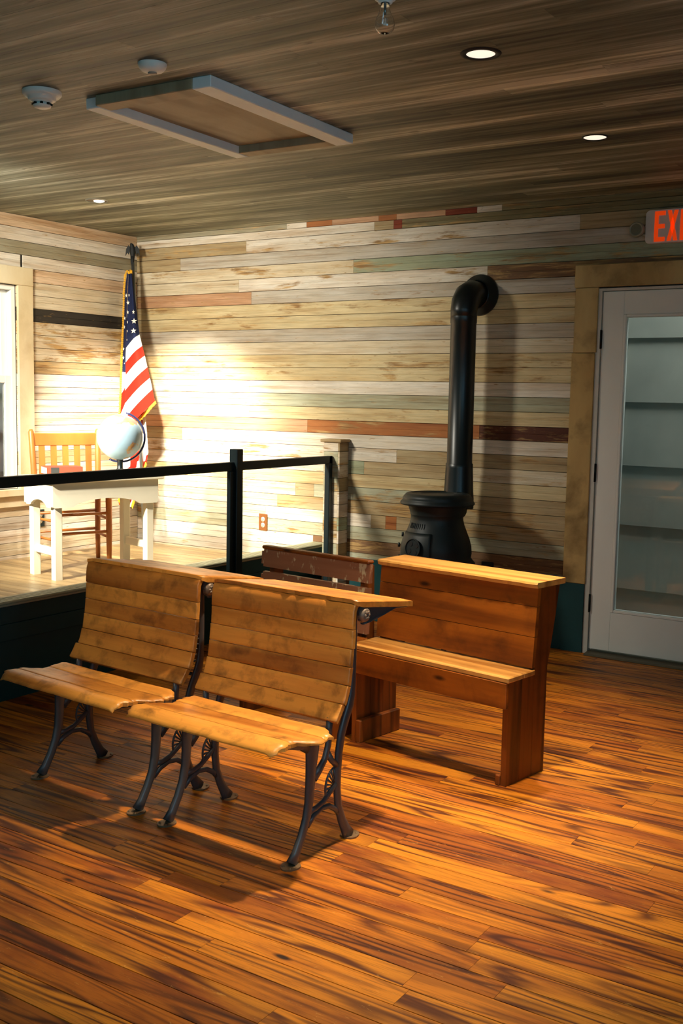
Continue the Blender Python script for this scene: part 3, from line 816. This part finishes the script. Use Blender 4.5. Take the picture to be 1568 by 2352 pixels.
school_desk((2.862, -3.02, 0), R(-4.5), 'left school desk beside the stage with stained slatted back and iron legs', 33)

# ------------------------------------------------------------------ plank bench
def bench_side(mb, x0, x1, boards=True):
    ft = [(.0, 0), (.0, .398), (.172, .398), (.205, .735), (.335, .735), (.312, .62), (.285, .50), (.262, .40), (.262, 0)]
    cuts = [0, .098, .172, .262]
    mb.rnd = .15; mb.col = (1, 1, 1, 1); mb.prism([(.0, .0), (.0, .398), (.0885, .398), (.0885, 0)], 'x', x0, x1)
    mb.rnd = .45; mb.col = (.8, .72, .68, 1); mb.prism([(.0895, .0), (.0895, .398), (.1715, .398), (.1715, 0)], 'x', x0, x1)
    mb.rnd = .8; mb.col = (.9, .85, .8, 1); mb.prism([(.1725, 0), (.1725, .398), (.196, .735), (.335, .735), (.312, .62), (.285, .50), (.264, .42), (.262, .36), (.262, 0)], 'x', x0, x1)
bn = thing('plank_bench', (3.29, -2.14, 0), R(-9), 'varnished pine plank bench with high solid back standing in front of the stove', 'bench')
BL = .772
for x0 in (0, BL-.024):
    mb = MB(); bench_side(mb, x0, x0+.024); mb.build('side_panel', M['pine_v'], bn)
mb = MB(); rg = random.Random(5)
for (y0, y1, cc) in ((-.016, .092, 1.12), (.093, .171, .95)):
    mb.rnd = rg.random(); mb.col = (cc, cc, cc, 1); mb.box(-.006, BL+.006, y0, y1, .3985, .420, bev=.004)
mb.build('seat', M['pine_top'], bn)
mb = MB(); mb.rnd = .6; mb.box(.0, BL, -.0195, -.0005, .300, .398, bev=.002); mb.build('apron', M['pine'], bn)
def slant(mb, x0, x1, z0, z1, y_of, t=.02):
    mb.prism([(y_of(z0), z0), (y_of(z1), z1), (y_of(z1)+t, z1), (y_of(z0)+t, z0)], 'x', x0, x1)
yo = lambda z: .150+(z-.42)*.083
for z0, z1, rr, cc in ((.428, .544, .2, .92), (.5462, .660, .55, 1.0), (.6622, .735, .9, .98)):
    mb = MB(); mb.rnd = rr; mb.col = (cc, cc, cc, 1); slant(mb, -.002, BL+.002, z0, z1, yo, .0205)
    mb.build('back_board', M['pine'], bn)
mb = MB(); mb.col = (1.3, 1.3, 1.25, 1); mb.rnd = .33; rg = random.Random(9)
NX = 40
def edge(i, y, amp): return y+rg.uniform(-amp, amp)
fr = [(-.012+(BL+.03)*i/NX, edge(i, .152, .0025)) for i in range(NX+1)]; rr_ = [(-.012+(BL+.03)*i/NX, .345) for i in range(NX+1)]
fr[0] = (fr[0][0]+.006, fr[0][1]+.006); fr[-1] = (fr[-1][0]-.006, fr[-1][1]+.006)
n1 = mb.add([(x, y, .757) for x, y in fr]); n2 = mb.add([(x, y, .757) for x, y in rr_])
n3 = mb.add([(x, y-.005, .750) for x, y in fr]); n4 = mb.add([(x, y, .7355) for x, y in fr]); n5 = mb.add([(x, y, .7355) for x, y in rr_])
for i in range(NX):
    for a, b in ((n1, n2), (n3, n1), (n4, n3), (n5, n4), (n2, n5)): mb.face([a+i, a+i+1, b+i+1, b+i])
for i in (0, NX): mb.face([n1+i, n2+i, n5+i, n4+i, n3+i])
mb.build('top_board', M['pine_top'], bn)
mb = MB(); mb.rnd = .3; mb.box(.0245, .05, -.004, .262, .0, .095, bev=.003); mb.build('foot_batten', M['pine_v'], bn)
mb = MB(); mb.rnd = .5; mb.box(BL-.046, BL-.0245, -.006, .018, .0, .04, bev=.003); mb.build('foot_batten', M['pine_v'], bn)

# brown painted slatted bench
bb = thing('painted_bench', (2.63, -2.10, 0), R(-8), 'brown painted bench with chipped slatted back left of the plank bench', 'bench')
BB = .64
for x0 in (.03, BB-.06):
    mb = MB(); mb.rnd = .4
    mb.prism([(.0, .0), (.0, .398), (.172, .398), (.19, .72), (.25, .72), (.26, .36), (.26, 0)], 'x', x0, x0+.022); mb.build('side_panel', M['pine_v'], bb)
mb = MB(); mb.rnd = .25; mb.box(-.004, BB+.002, -.012, .170, .3985, .420, bev=.004); mb.build('seat', M['pine'], bb)
yo2 = lambda z: .152+(z-.42)*.06
for nm, z0, z1, mt in (('back_slat', .654, .736, 'brown'), ('back_slat', .545, .632, 'brown'), ('back_slat', .436, .523, 'brown')):
    mb = MB(); t_ = .02; c_ = .012
    mb.prism([(yo2(z0), z0), (yo2(z1), z1), (yo2(z1)+t_, z1), (yo2(z0)+t_, z0)], 'x', -.006+c_, BB+.004)
    mb.prism([(yo2(z0+c_), z0+c_), (yo2(z1-c_), z1-c_), (yo2(z1-c_)+t_, z1-c_), (yo2(z0+c_)+t_, z0+c_)], 'x', -.006, -.006+c_)
    mb.build(nm, M[mt], bb)
mb = MB(); mb.col = (1, 1, 1, 1); mb.rnd = .8; mb.box(.0, BB+.004, .160, .200, .7365, .752, bev=.005); mb.build('top_rail', M['pine'], bb)

# ------------------------------------------------------------------ stove
st = thing('pot_belly_stove', (2.755, -.4225, 0), 0, 'black pot-bellied iron stove with tall pipe elbowed into the wall', 'stove')
mb = MB()
mb.lathe([(.0, .20), (.12, .20), (.165, .205), (.185, .22), (.19, .25), (.175, .27), (.17, .30), (.185, .34), (.20, .40), (.225, .47), (.225, .505), (.215, .515), (.200, .535),
          (.204, .56), (.201, .60), (.190, .64), (.174, .68), (.158, .72), (.151, .75), (.150, .775), (.153, .778), (.153, .782), (.158, .80), (.168, .83), (.172, .845), (.172, .86), (.0, .862)], seg=48)
mb.build('body', M['stove'], st)
mb = MB()
mb.lathe([(.170, .838), (.205, .836), (.213, .842), (.213, .850), (.203, .862), (.198, .872), (.200, .876), (.188, .892), (.178, .900), (.15, .903), (.148, .899), (.10, .901), (.098, .897), (0, .898)], seg=48)
mb.build('lid', M['stove'], st)
mb = MB()  # ribs round the waist, left-front
for q in range(9):
    a = R(-128+q*5); r0 = .164; mb.tube([(r0*math.cos(a), r0*math.sin(a), .705), (.1555*math.cos(a), .1555*math.sin(a), .735)], .0022, 6)
mb.build('waist_ribs', M['stove'], st)
mb = MB()  # door plate following the belly
def dp(u, v):
    a = R(-141+70*u); z = .47+.215*v
    r_ = {0: 0}.get(1, None)
    pf = [(.47, .226), (.505, .226), (.535, .203), (.56, .2045), (.60, .202), (.64, .192), (.68, .176), (.72, .16)]
    for (z0, a0), (z1, a1) in zip(pf, pf[1:]):
        if z <= z1+1e-9: rr = a0+(a1-a0)*(z-z0)/(z1-z0); break
    rr += .006
    return (rr*math.cos(a), rr*math.sin(a), z)
mb.grid(dp, 14, 10); sd = mb.build('door', M['stove'], st)
mod = sd.modifiers.new('t', 'SOLIDIFY'); mod.thickness = .006
mb = MB()   # draft wheel
a = R(-100); n_ = Vector((math.cos(a), math.sin(a), .1)).normalized(); cc = Vector((.207*math.cos(a), .207*math.sin(a), .60))
s_ = Vector((-math.sin(a), math.cos(a), 0)); t_ = n_.cross(s_)
ring = [cc+n_*.008+s_*.052*math.cos(q)+t_*.052*math.sin(q) for q in [2*math.pi*k/32 for k in range(33)]]
mb.tube(ring, .004, 6, cap=False)
k1 = mb.add([cc+n_*.006+s_*.05*math.cos(2*math.pi*k/32)+t_*.05*math.sin(2*math.pi*k/32) for k in range(32)]); mb.face([k1+i for i in range(32)])
k2 = mb.add([cc-n_*.004+s_*.05*math.cos(2*math.pi*k/32)+t_*.05*math.sin(2*math.pi*k/32) for k in range(32)]); mb.face([k2+31-i for i in range(32)])
for i in range(32): mb.face([k1+i, k2+i, k2+(i+1) % 32, k1+(i+1) % 32])
mb.build('draft_wheel', M['stove'], st)
mb = MB()
for q in range(4):
    b = R(35+q*90); c2 = cc+n_*.0085+s_*.029*math.cos(b)+t_*.029*math.sin(b)
    k1 = mb.add([c2+(s_*math.cos(2*math.pi*k/10)+t_*math.sin(2*math.pi*k/10))*.0135 for k in range(10)]); mb.face([k1+i for i in range(10)])
    k2 = mb.add([c2-n_*.004+(s_*math.cos(2*math.pi*k/10)+t_*math.sin(2*math.pi*k/10))*.0135 for k in range(10)]); mb.face([k2+9-i for i in range(10)])
    for i in range(10): mb.face([k1+i, k2+i, k2+(i+1) % 10, k1+(i+1) % 10])
mb.build('draft_hole', M['dark'], st)
for z in (.53, .60, .66):
    mb = MB(); a = R(-146); r_ = .215 if z < .62 else .195; mb.tube([(r_*math.cos(a), r_*math.sin(a), z-.012), (r_*math.cos(a), r_*math.sin(a), z+.012)], .007, 8)
    mb.build('door_hinge', M['stove'], st)
for q in range(4):
    mb = MB(); a = R(45+q*90); mb.tube([(.14*math.cos(a), .14*math.sin(a), .23), (.20*math.cos(a), .20*math.sin(a), .16), (.17*math.cos(a), .17*math.sin(a), .07), (.205*math.cos(a), .205*math.sin(a), .012)], [.03, .024, .016, .012], 10)
    mb.lathe([(0, .018), (.02, .016), (.026, .0), (0, 0)], (.205*math.cos(a), .205*math.sin(a), 0), 12)
    mb.build('leg', M['stove'], st)
mb = MB(); px, py = .022, .218
mb.lathe([(.090, .80), (.090, .86), (.086, .90), (.083, .98), (.080, 1.04), (.080, 1.062), (.076, 1.066)], (px, py, 0), 32)
mb.lathe([(.078, 1.060), (.078, 1.064), (.0745, 1.068), (.0745, 1.875), (.077, 1.878), (.077, 1.915)], (px, py, 0), 32)
mb.tube([(px, py-.02, .80), (px, py-.12, .80)], .07, 20)
mb.build('stove_pipe', M['pipe'], st)
mb = MB()
cen = Vector((px, py, 1.915)); path = []
path = [(px, py, 1.905), (px, py, 1.95), (px, py+.012, 1.995), (px, py+.045, 2.035), (px, py+.085, 2.052), (px, .4195, 2.055)]
rr = [.0765, .078, .080, .080, .078, .076]
mb.tube(path, rr, 32, (1, 0, 0))
for p_ in path[1:5]: pass
mb.build('elbow', M['pipe'], st)
mb = MB(); mb.lathe([(.08, .055), (.088, .05), (.09, .03), (.118, .012), (.122, .002), (0, .002)], (px, .4195, 2.055), 36, ax='y'); mb.build('wall_collar', M['pipe'], st)

# ------------------------------------------------------------------ teacher desk, chair, globe, book
DK = thing('teacher_desk', (.53, -1.48, .335), R(-15), 'small cream painted desk with scalloped apron on the stage', 'desk')
D, Wd = .33, .67
for x0, y0 in ((0, 0), (D-.05, 0), (0, Wd-.05), (D-.05, Wd-.05)):
    mb = MB(); mb.prism([(x0+.004, y0), (x0+.046, y0), (x0+.05, y0+.004), (x0+.05, y0+.046), (x0+.046, y0+.05), (x0+.004, y0+.05), (x0, y0+.046), (x0, y0+.004)], 'z', 0, .575)
    mb.build('leg', M['white'], DK)
def scallop(L_, z0, z1, rise):
    pts = [(0, z1), (0, z0+.008), (.01, z0), (L_*.16, z0)]
    for k in range(13):
        t = k/12; pts.append((L_*.18+L_*.64*t, z0+rise*math.sin(math.pi*t)**.6))
    return pts+[(L_*.84, z0), (L_-.01, z0), (L_, z0+.008), (L_, z1)]
for xx in (-.021, D+.001):
    mb = MB(); mb.prism([(y-.02, z) for y, z in scallop(Wd+.04, .43, .575, .045)], 'x', xx, xx+.02); mb.build('apron', M['white'], DK)
for yy in (-.0205, Wd+.0005):
    mb = MB(); mb.prism([(x, z) for x, z in scallop(D, .43, .575, .04)], 'y', yy, yy+.02); mb.build('apron', M['white'], DK)
mb = MB()
mb.box(-.045, D+.045, -.05, Wd+.05, .5755, .602, bev=.006); mb.build('desk_top', M['white'], DK)
for y0 in (.012, Wd-.038):
    mb = MB(); mb.box(.051, D-.051, y0, y0+.026, .14, .185, bev=.003); mb.build('stretcher', M['white'], DK)

CH = thing('wooden_chair', (.30, -.965, .335), R(-20), 'honey wood slat-back chair behind the cream desk on the stage', 'chair')
for sy in (-1, 1):
    mb = MB(); mb.tube([(.0, sy*.215, 0), (-.005, sy*.215, .2), (0, sy*.215, .43), (-.012, sy*.222, .65), (-.03, sy*.228, .845), (-.031, sy*.228, .862)], [.014, .018, .02, .019, .018, .01], 14)
    mb.build('back_post', M['chairw'], CH)
    mb = MB(); mb.tube([(.262, sy*.175, 0), (.262, sy*.175, .2), (.258, sy*.175, .45)], [.015, .02, .021], 14); mb.build('front_leg', M['chairw'], CH)
mb = MB(); mb.prism([(-.02, -.225), (-.02, .225), (.275, .205), (.288, .19), (.288, -.19), (.275, -.205)], 'z', .45, .472); mb.build('seat', M['chairw'], CH)
def bar(mb, p, q, hw, hh):  # flat bar between back posts
    mb.tube([p, q], [(hh, hw)]*2, 4, (0, 0, 1))
mb = MB(); mb.box(-.035, -.018, -.215, .215, .755, .838, bev=.004); mb.build('top_rail', M['chairw'], CH)
mb = MB(); mb.box(-.022, -.006, -.212, .212, .50, .54, bev=.003); mb.build('lower_rail', M['chairw'], CH)
for k in range(5):
    y = -.16+k*.08; mb = MB(); mb.prism([(-.018, .538), (-.030, .757), (-.022, .757), (-.010, .538)], 'y', y-.02, y+.02); mb.build('back_slat', M['chairw'], CH)
for z in (.20, .32):
    for p_, q_ in (((.262, -.175, z+.01), (.262, .175, z+.01)), ((.0, -.21, z), (.0, .21, z)), ((.0, -.215, z-.03), (.262, -.175, z-.03)), ((.0, .215, z-.03), (.262, .175, z-.03))):
        mb = MB(); mb.tube([p_, q_], .009, 10); mb.build('stretcher', M['chairw'], CH)

GZ = .335+.6025
GB = thing('globe', (.875, -1.06, GZ), 0, 'pale blue desk globe in a dark meridian ring on the cream desk', 'globe')
gc = Vector((0, 0, .232)); gr = .140
mb = MB(); mb.lathe([(gr*math.sin(R(a)), -gr*math.cos(R(a))) for a in range(0, 181, 6)], gc, 40); gl = mb.build('sphere', M['globe'], GB)
side = Vector((math.cos(R(33)), math.sin(R(33)), 0)); back = Vector((-side.y, side.x, 0))
mb = MB(); pts = [gc+(side*math.sin(R(a))+Vector((0, 0, 1))*math.cos(R(a)))*(gr+.013) for a in range(15, 206, 5)]
mb.tube(pts, [(.009, .0065)]*len(pts), 8, tuple(back))
mb.build('meridian_ring', plain('globe_ring_blue', '#23264a', .3, .1), GB)
mb = MB(); mb.lathe([(.0, .0), (.095, .0), (.095, .006), (.07, .016), (.03, .026), (.018, .04), (.018, .085), (.024, .098), (.024, .108), (0, .110)], seg=32); mb.build('base', M['pipe'], GB)

BK = thing('book', (.585, -1.27, GZ), R(62), 'red hardback book with dark band lying on the cream desk', 'book')
mb = MB(); mb.box(-.11, .11, -.08, .08, .0, .003, bev=.001); mb.box(-.11, .11, -.08, .08, .043, .046, bev=.001); mb.box(-.11, .11, -.0835, -.08, .0, .046, bev=.001); mb.build('cover', M['book_r'], BK)
mb = MB(); mb.box(-.106, .106, -.0795, .076, .0032, .0428); mb.build('pages', M['book_p'], BK)
mb = MB(); mb.box(-.085, -.035, -.0842, -.0836, .001, .045); mb.build('spine_band', M['book_k'], BK)

# ------------------------------------------------------------------ flag
FL = thing('flag_on_pole', (.37, -.31, .335), 0, 'american flag with gold fringe and eagle finial leaning in the corner', 'flag')
FO = (-.37, .31, -.335)
pole = lambda z: (.37-(z-.335)*.1436, -.31+(z-.335)*.091, z)
mb = MB(); mb.tube([pole(.337), pole(2.37)], .013, 14); mb.build('pole', M['metal'], FL, loc=FO)
mb = MB(); mb.tube([pole(.3355), pole(.37)], .017, 14); mb.build('ferrule', M['metal'], FL, loc=FO)
mb = MB(); pc = Vector(pole(2.37))
sd_ = Vector((.84, .54, 0))
mb.tube([pc, pc+Vector((0, 0, .03)), pc+Vector((0, 0, .07)), pc+Vector((0, 0, .10)), pc+Vector((0, -.01, .125)), pc+Vector((0, -.02, .13))], [.009, .012, .022, .020, .013, .006], 12)
for s in (-1, 1):
    a0 = pc+Vector((0, 0, .10)); q = [a0+sd_*s*.01, a0+sd_*s*.03+Vector((0, 0, .022)), a0+sd_*s*.046+Vector((0, 0, -.005)), a0+sd_*s*.052+Vector((0, 0, -.055)), a0+sd_*s*.038+Vector((0, 0, -.03)), a0+sd_*s*.03+Vector((0, 0, -.045)), a0+sd_*s*.022+Vector((0, 0, -.02)), a0+sd_*s*.012+Vector((0, 0, -.04))]
    nn = Vector((.54, -.84, 0))*.004
    k1 = mb.add([p+nn for p in q]); k2 = mb.add([p-nn for p in q]); K = len(q)
    mb.face([k1+i for i in range(K)]); mb.face([k2+K-1-i for i in range(K)])
    for i in range(K): mb.face([k1+i, k2+i, k2+(i+1) % K, k1+(i+1) % K])
mb.tube([pc+Vector((0, 0, .05)), pc+Vector((0, -.004, .0)), pc+Vector((0, -.006, -.05))], [.016, .012, .005], 8)
mb.build('eagle_finial', M['dark'], FL, loc=FO)
def fp(cx_, cy_, off=0.0, ybase=None):
    """flag drawing coordinates -> place of the cloth in the corner"""
    u = 220+cx_/4.2; v = 540+cy_/4.2
    z = 2.32-(v-615)*.003045
    y = pole(z)[1]-.035-off
    x = .12+(u-297)*.00425+(-.2-y)*.95
    return Vector((max(x, .006), y, z))
def lerp(a, b, t): return (a[0]+(b[0]-a[0])*t, a[1]+(b[1]-a[1])*t)
mb = MB()
# right panel, one band per stripe (0 navy,1 white,2 red)
Lp = [(313, 350), (287, 1090), (284, 1230), (284, 1355), (278, 1505), (275, 1635), (270, 1790), (268, 1925)]
Rp = [(345, 352), (418, 958), (443, 1070), (467, 1165), (492, 1275), (515, 1380), (538, 1490), (562, 1605)]
cols = [0, 1, 2, 1, 2, 1, 2]
def fold(s, cy_): return .030*math.sin(s*math.pi)*min(1, cy_/900)+.010*math.sin(s*9+cy_*.002)
for k in range(7):
    ns = 14; nt = 22 if k == 0 else 5
    def fn(s, t, k=k):
        a = lerp(Lp[k], Lp[k+1], t); b = lerp(Rp[k], Rp[k+1], t); p = lerp(a, b, s)
        bow = -18*math.sin(s*math.pi) if k else -18*math.sin(s*math.pi)*t
        return fp(p[0], p[1]+bow*-1*.0+(-14*math.sin(s*math.pi) if (k or t > .9) else 0), fold(s, p[1]))
    mb.grid(fn, ns, nt, cols[k])
# left panel
LL = [(300, 350), (272, 520), (262, 860), (250, 1150), (243, 1320), (236, 1550), (224, 1760), (215, 1900)]
FR = [(313, 350), (300, 520), (292, 860), (286, 1110), (285, 1330), (280, 1470), (276, 1640), (268, 1900)]
lc = [0, 0, 0, 0, 1, 2, 1]
for k in range(7):
    def fn(s, t, k=k):
        p = lerp(lerp(LL[k], LL[k+1], t), lerp(FR[k], FR[k+1], t), s); return fp(p[0], p[1], -.02*(1-s)*1.0)
    mb.grid(fn, 4, 6, lc[k])
# hidden back fold that shows again below, by the pole
BKL = [(240, 1750), (222, 2300), (205, 2560), (214, 2640)]; BKR = [(470, 1700), (500, 2100), (470, 2290), (330, 2650)]
for k, (c1) in enumerate([2, 1, 1]):
    def fn(s, t, k=k):
        p = lerp(lerp(BKL[k], BKL[k+1], t), lerp(BKR[k], BKR[k+1], t), s); return fp(p[0], p[1], -.055+.01*math.sin(s*20))
    mb.grid(fn, 16, 8, mfn=lambda s, t, k=k: [2, 1, 2, 1, 2, 1][int((s*3.2+(k+t)*.8)) % 6])
# stars on the canton
def star(cx_, cy_, r_, off, squash=1.0):
    pts = []
    for q in range(10):
        a = R(90+q*36); rr = r_ if q % 2 == 0 else r_*.42
        pts.append(fp(cx_+rr*math.cos(a)*squash, cy_-rr*math.sin(a), off))
    c = fp(cx_, cy_, off); n = mb.add(pts+[c])
    for q in range(10): mb.face([n+q, n+(q+1) % 10, n+10], 1)
for (cx_, cy_, r_, sq) in ((308, 648, 24, .75), (306, 742, 22, .55), (366, 832, 29, 1), (361, 926, 29, 1), (360, 742, 24, .6), (302, 838, 18, .4), (300, 925, 15, .4), (318, 575, 16, .5), (297, 1010, 12, .4)):
    s = (cx_-290)/130; star(cx_, cy_, r_, fold(max(0, min(1, s)), cy_)+.007, sq)
for (cx_, cy_, r_, sq) in ((291, 575, 24, .5), (276, 797, 20, .5), (272, 884, 20, .45), (264, 1098, 18, .5), (262, 1185, 20, .5), (272, 1240, 9, .5)):
    star(cx_, cy_, r_, .006, sq)
fo = mb.build('cloth', [M['navy'], M['flagw'], M['red']], FL, loc=FO)
mb = MB()
def strip(pts, wpx, off, n=30, dirx=-1):
    for (a, b) in zip(pts, pts[1:]):
        K = max(2, int(abs(b[1]-a[1]+.1)+abs(b[0]-a[0]))//18)
        for q in range(K):
            p0 = lerp(a, b, q/K); p1 = lerp(a, b, (q+.8)/K)
            j = random.uniform(.8, 1.15)
            v = [fp(p0[0]+2, p0[1], off+.004), fp(p1[0]+2, p1[1], off+.004), fp(p1[0]+dirx[0]*wpx*j, p1[1]+dirx[1]*wpx*j, off+.008), fp(p0[0]+dirx[0]*wpx*j, p0[1]+dirx[1]*wpx*j, off+.008)]
            n_ = mb.add(v+[w_+Vector((.001, .004, 0)) for w_ in v]); mb.face([n_, n_+1, n_+2, n_+3]); mb.face([n_+7, n_+6, n_+5, n_+4])
            for i in range(4): mb.face([n_+i, n_+(i+1) % 4, n_+4+(i+1) % 4, n_+4+i])
mb = MB(); strip([(348, 335), (330, 318), (305, 322), (285, 360), (272, 520), (262, 860), (250, 1150), (243, 1320), (236, 1550), (224, 1760)], 15, -.016, dirx=(-1, .25)); mb.build('fringe', M['gold'], FL, loc=FO)
mb = MB(); strip([(300, 338), (345, 340)], 28, .01, dirx=(.3, 1)); mb.build('fringe', M['gold'], FL, loc=FO)
mb = MB(); strip([(562, 1600), (430, 1745), (330, 1850)], 34, .0, dirx=(.35, .9)); mb.build('fringe', M['gold'], FL, loc=FO)
mb = MB(); strip([(214, 2560), (300, 2660)], 40, -.05, dirx=(-.3, 1)); mb.build('fringe', M['gold'], FL, loc=FO)
mb = MB(); strip([(470, 2200), (330, 2640)], 30, -.05, dirx=(.5, .9)); mb.build('fringe', M['gold'], FL, loc=FO)

# ------------------------------------------------------------------ outlets
def outlet(loc, rot, mat, label, slots=True):
    o = thing('wall_outlet', loc, rot, label, 'outlet')
    mb = MB(); mb.box(-.036, .036, -.007, -.0005, -.058, .058, bev=.002); mb.build('cover_plate', mat, o)
    for z in (-.02, .02):
        mb = MB(); mb.lathe([(0, .0095), (.014, .0095), (.0165, .0072)], (0, 0, z), 20, ax='y'); mb.build('socket', M['alu'], o)
        mb = MB()
        for x in (-.006, .006): mb.box(x-.0012, x+.0012, -.0101, -.0096, z-.002, z+.006)
        mb.box(-.002, .002, -.0101, -.0096, z-.009, z-.006); mb.build('slot', M['dark'], o)
outlet((1.183, 0, .572), 0, M['brass'], 'brown outlet plate on the brightly lit back wall')
outlet((0, -.935, .588), R(90), M['black'], 'dark outlet plate on the left wall behind the desk legs')
mb = MB(); mb.box(2.845, 2.925, -.010, -.0005, .40, .466, bev=.003)
mb.build('wall_outlet', M['dark'], label='black box low on the back wall right of the stove', cat='outlet')

# ------------------------------------------------------------------ exit sign
ex = thing('exit_sign', (3.93, 0, 2.375), 0, 'grey exit sign with orange red letters above the door', 'sign')
mb = MB(); pts = []
x0, x1, z0, z1, r_ = -.164, .164, -.087, .087, .022
for cx_, cz_, a0 in ((x1-r_, z1-r_, 0), (x0+r_, z1-r_, 90), (x0+r_, z0+r_, 180), (x1-r_, z0+r_, 270)):
    for q in range(7): a = R(a0+q*15); pts.append((cx_+r_*math.cos(a), cz_+r_*math.sin(a)))
mb.prism(pts, 'y', -.042, -.0005); mb.build('housing', M['exitbox'], ex)
def letter(polys, nm):
    mb = MB()
    for p in polys: mb.prism(p, 'y', -.0465, -.0425)
    mb.build(nm, M['exitr'], ex)
LH = .079; s_ = .014
def rect(a, b, c, d): return [(a, c), (b, c), (b, d), (a, d)]
xE = -.115
letter([rect(xE, xE+.020, -LH, LH), rect(xE+.020, xE+.056, LH-.022, LH), rect(xE+.020, xE+.054, -.011, .011), rect(xE+.020, xE+.056, -LH, -LH+.022)], 'letter_e')
xX = -.047
letter([[(xX, LH), (xX+.020, LH), (xX+.056, -LH), (xX+.036, -LH)], [(xX+.036, LH), (xX+.056, LH), (xX+.020, -LH), (xX, -LH)]], 'letter_x')
letter([rect(.022, .043, -LH, LH)], 'letter_i')
letter([rect(.056, .112, LH-.022, LH), rect(.074, .094, -LH, LH-.022)], 'letter_t')
for s in (-1, 1):
    mb = MB(); c = Vector((s*.205, -.045, -.012))
    mb.lathe([(0, .028), (.030, .028), (.033, .031), (.037, .031), (.040, .026), (.040, .005), (.030, -.022), (.012, -.03), (0, -.03)], c, 28, ax='y')
    mb.tube([c+Vector((-s*.02, .01, -.02)), (s*.160, -.02, -.045)], .009, 10)
    mb.build('lamp_head', plain('lamp_head_plastic', '#8f8b74', .35), ex)
    mb = MB(); mb.lathe([(0, .0295), (.0295, .0285)], c, 24, ax='y'); mb.build('lamp_lens', plain('lamp_head_lens', '#777866', .2, .3), ex)

# ------------------------------------------------------------------ ceiling things
def downlight(x, y, ro, ri, ringm, lens, label, tilt=False):
    o = thing('recessed_downlight', (x, y, H), 0, label, 'ceiling light')
    mb = MB(); mb.lathe([(ri, -.0005), (ri, -.004), (ro-.004, -.005), (ro, -.0005)], seg=40); mb.build('trim_ring', ringm, o)
    mb = MB(); mb.lathe([(ri, -.001), (0, -.001)] if not tilt else [(ri*.999, -.0012), (0, -.0012)], (0, 0, 0), 40)
    if tilt:
        mb.build('recess', plain('recess_shade', '#6b6048', .5), o)
        mb = MB(); mb.lathe([(.032, -.0018), (.03, -.006), (.018, -.010), (0, -.011)], (.008, .012, 0), 30)
    mb.build('lens', lens, o)
downlight(4.0, -2.55, .068, .048, M['dark'], M['lens'], 'nearest lit recessed ceiling light with a wide black rim')
downlight(3.93, -1.29, .056, .049, M['hinge'], M['lens'], 'lit recessed ceiling light nearer the exit sign')
downlight(.84, -1.21, .066, .060, M['metal'], M['lens_hot'], 'small eyeball ceiling light above the stage corner', True)
def lath(name, x, y, prof, mat, label, cat):
    o = thing(name, (x, y, H), 0, label, cat); return o
o = thing('smoke_detector', (2.975, -3.01, H), 0, 'shallow round white detector near the ceiling hatch', 'smoke detector')
mb = MB(); mb.lathe([(.05, -.0005), (.05, -.006), (.046, -.016), (.036, -.026), (.022, -.030), (0, -.031)], seg=36); mb.build('cover', M['plas'], o)
mb = MB(); mb.lathe([(.016, -.0302), (.016, -.034), (0, -.035)], seg=20); mb.build('sensor', plain('sensor_grey', '#9a988c', .5), o)
o = thing('smoke_detector', (2.368, -2.965, H), 0, 'larger stepped white smoke detector at the far left of the ceiling', 'smoke detector')
mb = MB(); mb.lathe([(.073, -.0005), (.073, -.012), (.066, -.020), (.054, -.022), (.052, -.032), (.046, -.036)], seg=36); mb.build('base', M['plas'], o)
mb = MB(); mb.lathe([(.046, -.036), (.036, -.040), (.034, -.044)], seg=36); mb.lathe([(.030, -.044), (.030, -.052)], seg=36); mb.lathe([(.034, -.052), (.032, -.058), (.018, -.063), (0, -.064)], seg=36); mb.lathe([(.03, -.052), (.034, -.052)], seg=36); mb.build('chamber', M['plas'], o)
mb = MB()
for q in range(8):
    a = R(q*45); mb.box(-.004, .004, -.004, .004, -.052, -.044)
    for i in range(1, 9):
        v = mb.v[-i]; mb.v[-i] = (v[0]+.033*math.cos(a), v[1]+.033*math.sin(a), v[2])
mb.build('vent_slots', M['dark'], o)
o = thing('bare_light_bulb', (3.985, -3.135, H), 0, 'unlit clear glass bulb in a ceiling socket', 'light bulb')
mb = MB(); mb.lathe([(.030, -.0005), (.030, -.006), (.022, -.010), (.020, -.016), (0, -.016)], seg=28); mb.build('socket', M['plas'], o)
mb = MB(); mb.lathe([(.013, -.0162), (.013, -.030), (.018, -.044), (.026, -.060), (.029, -.074), (.026, -.088), (.016, -.098), (0, -.102)], seg=28); bo = mb.build('glass_bulb', M['bulbg'], o)
md = bo.modifiers.new('t', 'SOLIDIFY'); md.thickness = .0008
mb = MB(); mb.tube([(0, 0, -.017), (0, 0, -.05)], .004, 8); mb.tube([(-.01, 0, -.065), (0, 0, -.048), (.01, 0, -.065)], .0007, 6); mb.build('filament', M['metal'], o)

ht = thing('ceiling_hatch', (2.745, -2.335, H), R(1.5), 'plywood attic hatch framed in pale blue painted boards', 'hatch')
hw, hl, tw, tt = .315, .49, .085, .042
for nm, (a, b, c, d), m_ in (('frame_board', (hw-tw, hw, -hl, hl), 'blue'), ('frame_board', (-hw, -hw+tw*.8, -hl+.02, hl), 'blue')):
    mb = MB(); mb.box(a, b, c, d, -tt, -.0005, bev=.003); mb.build(nm, M[m_], ht)
for (c, d) in ((-hl, -hl+tw), (hl-tw*.9, hl)):
    mb = MB(); mb.box(-hw+tw*.8+.0005, hw-tw-.0005, c, d, -tt*.96, -.0005, bev=.003); mb.build('frame_board', M['ply'], ht, label='bare wood end board of the frame')
mb = MB(); mb.box(-hw+tw*.8, hw-tw, -hl+tw, hl-tw*.9, -.008, -.0005); mb.build('panel', M['ply'], ht)
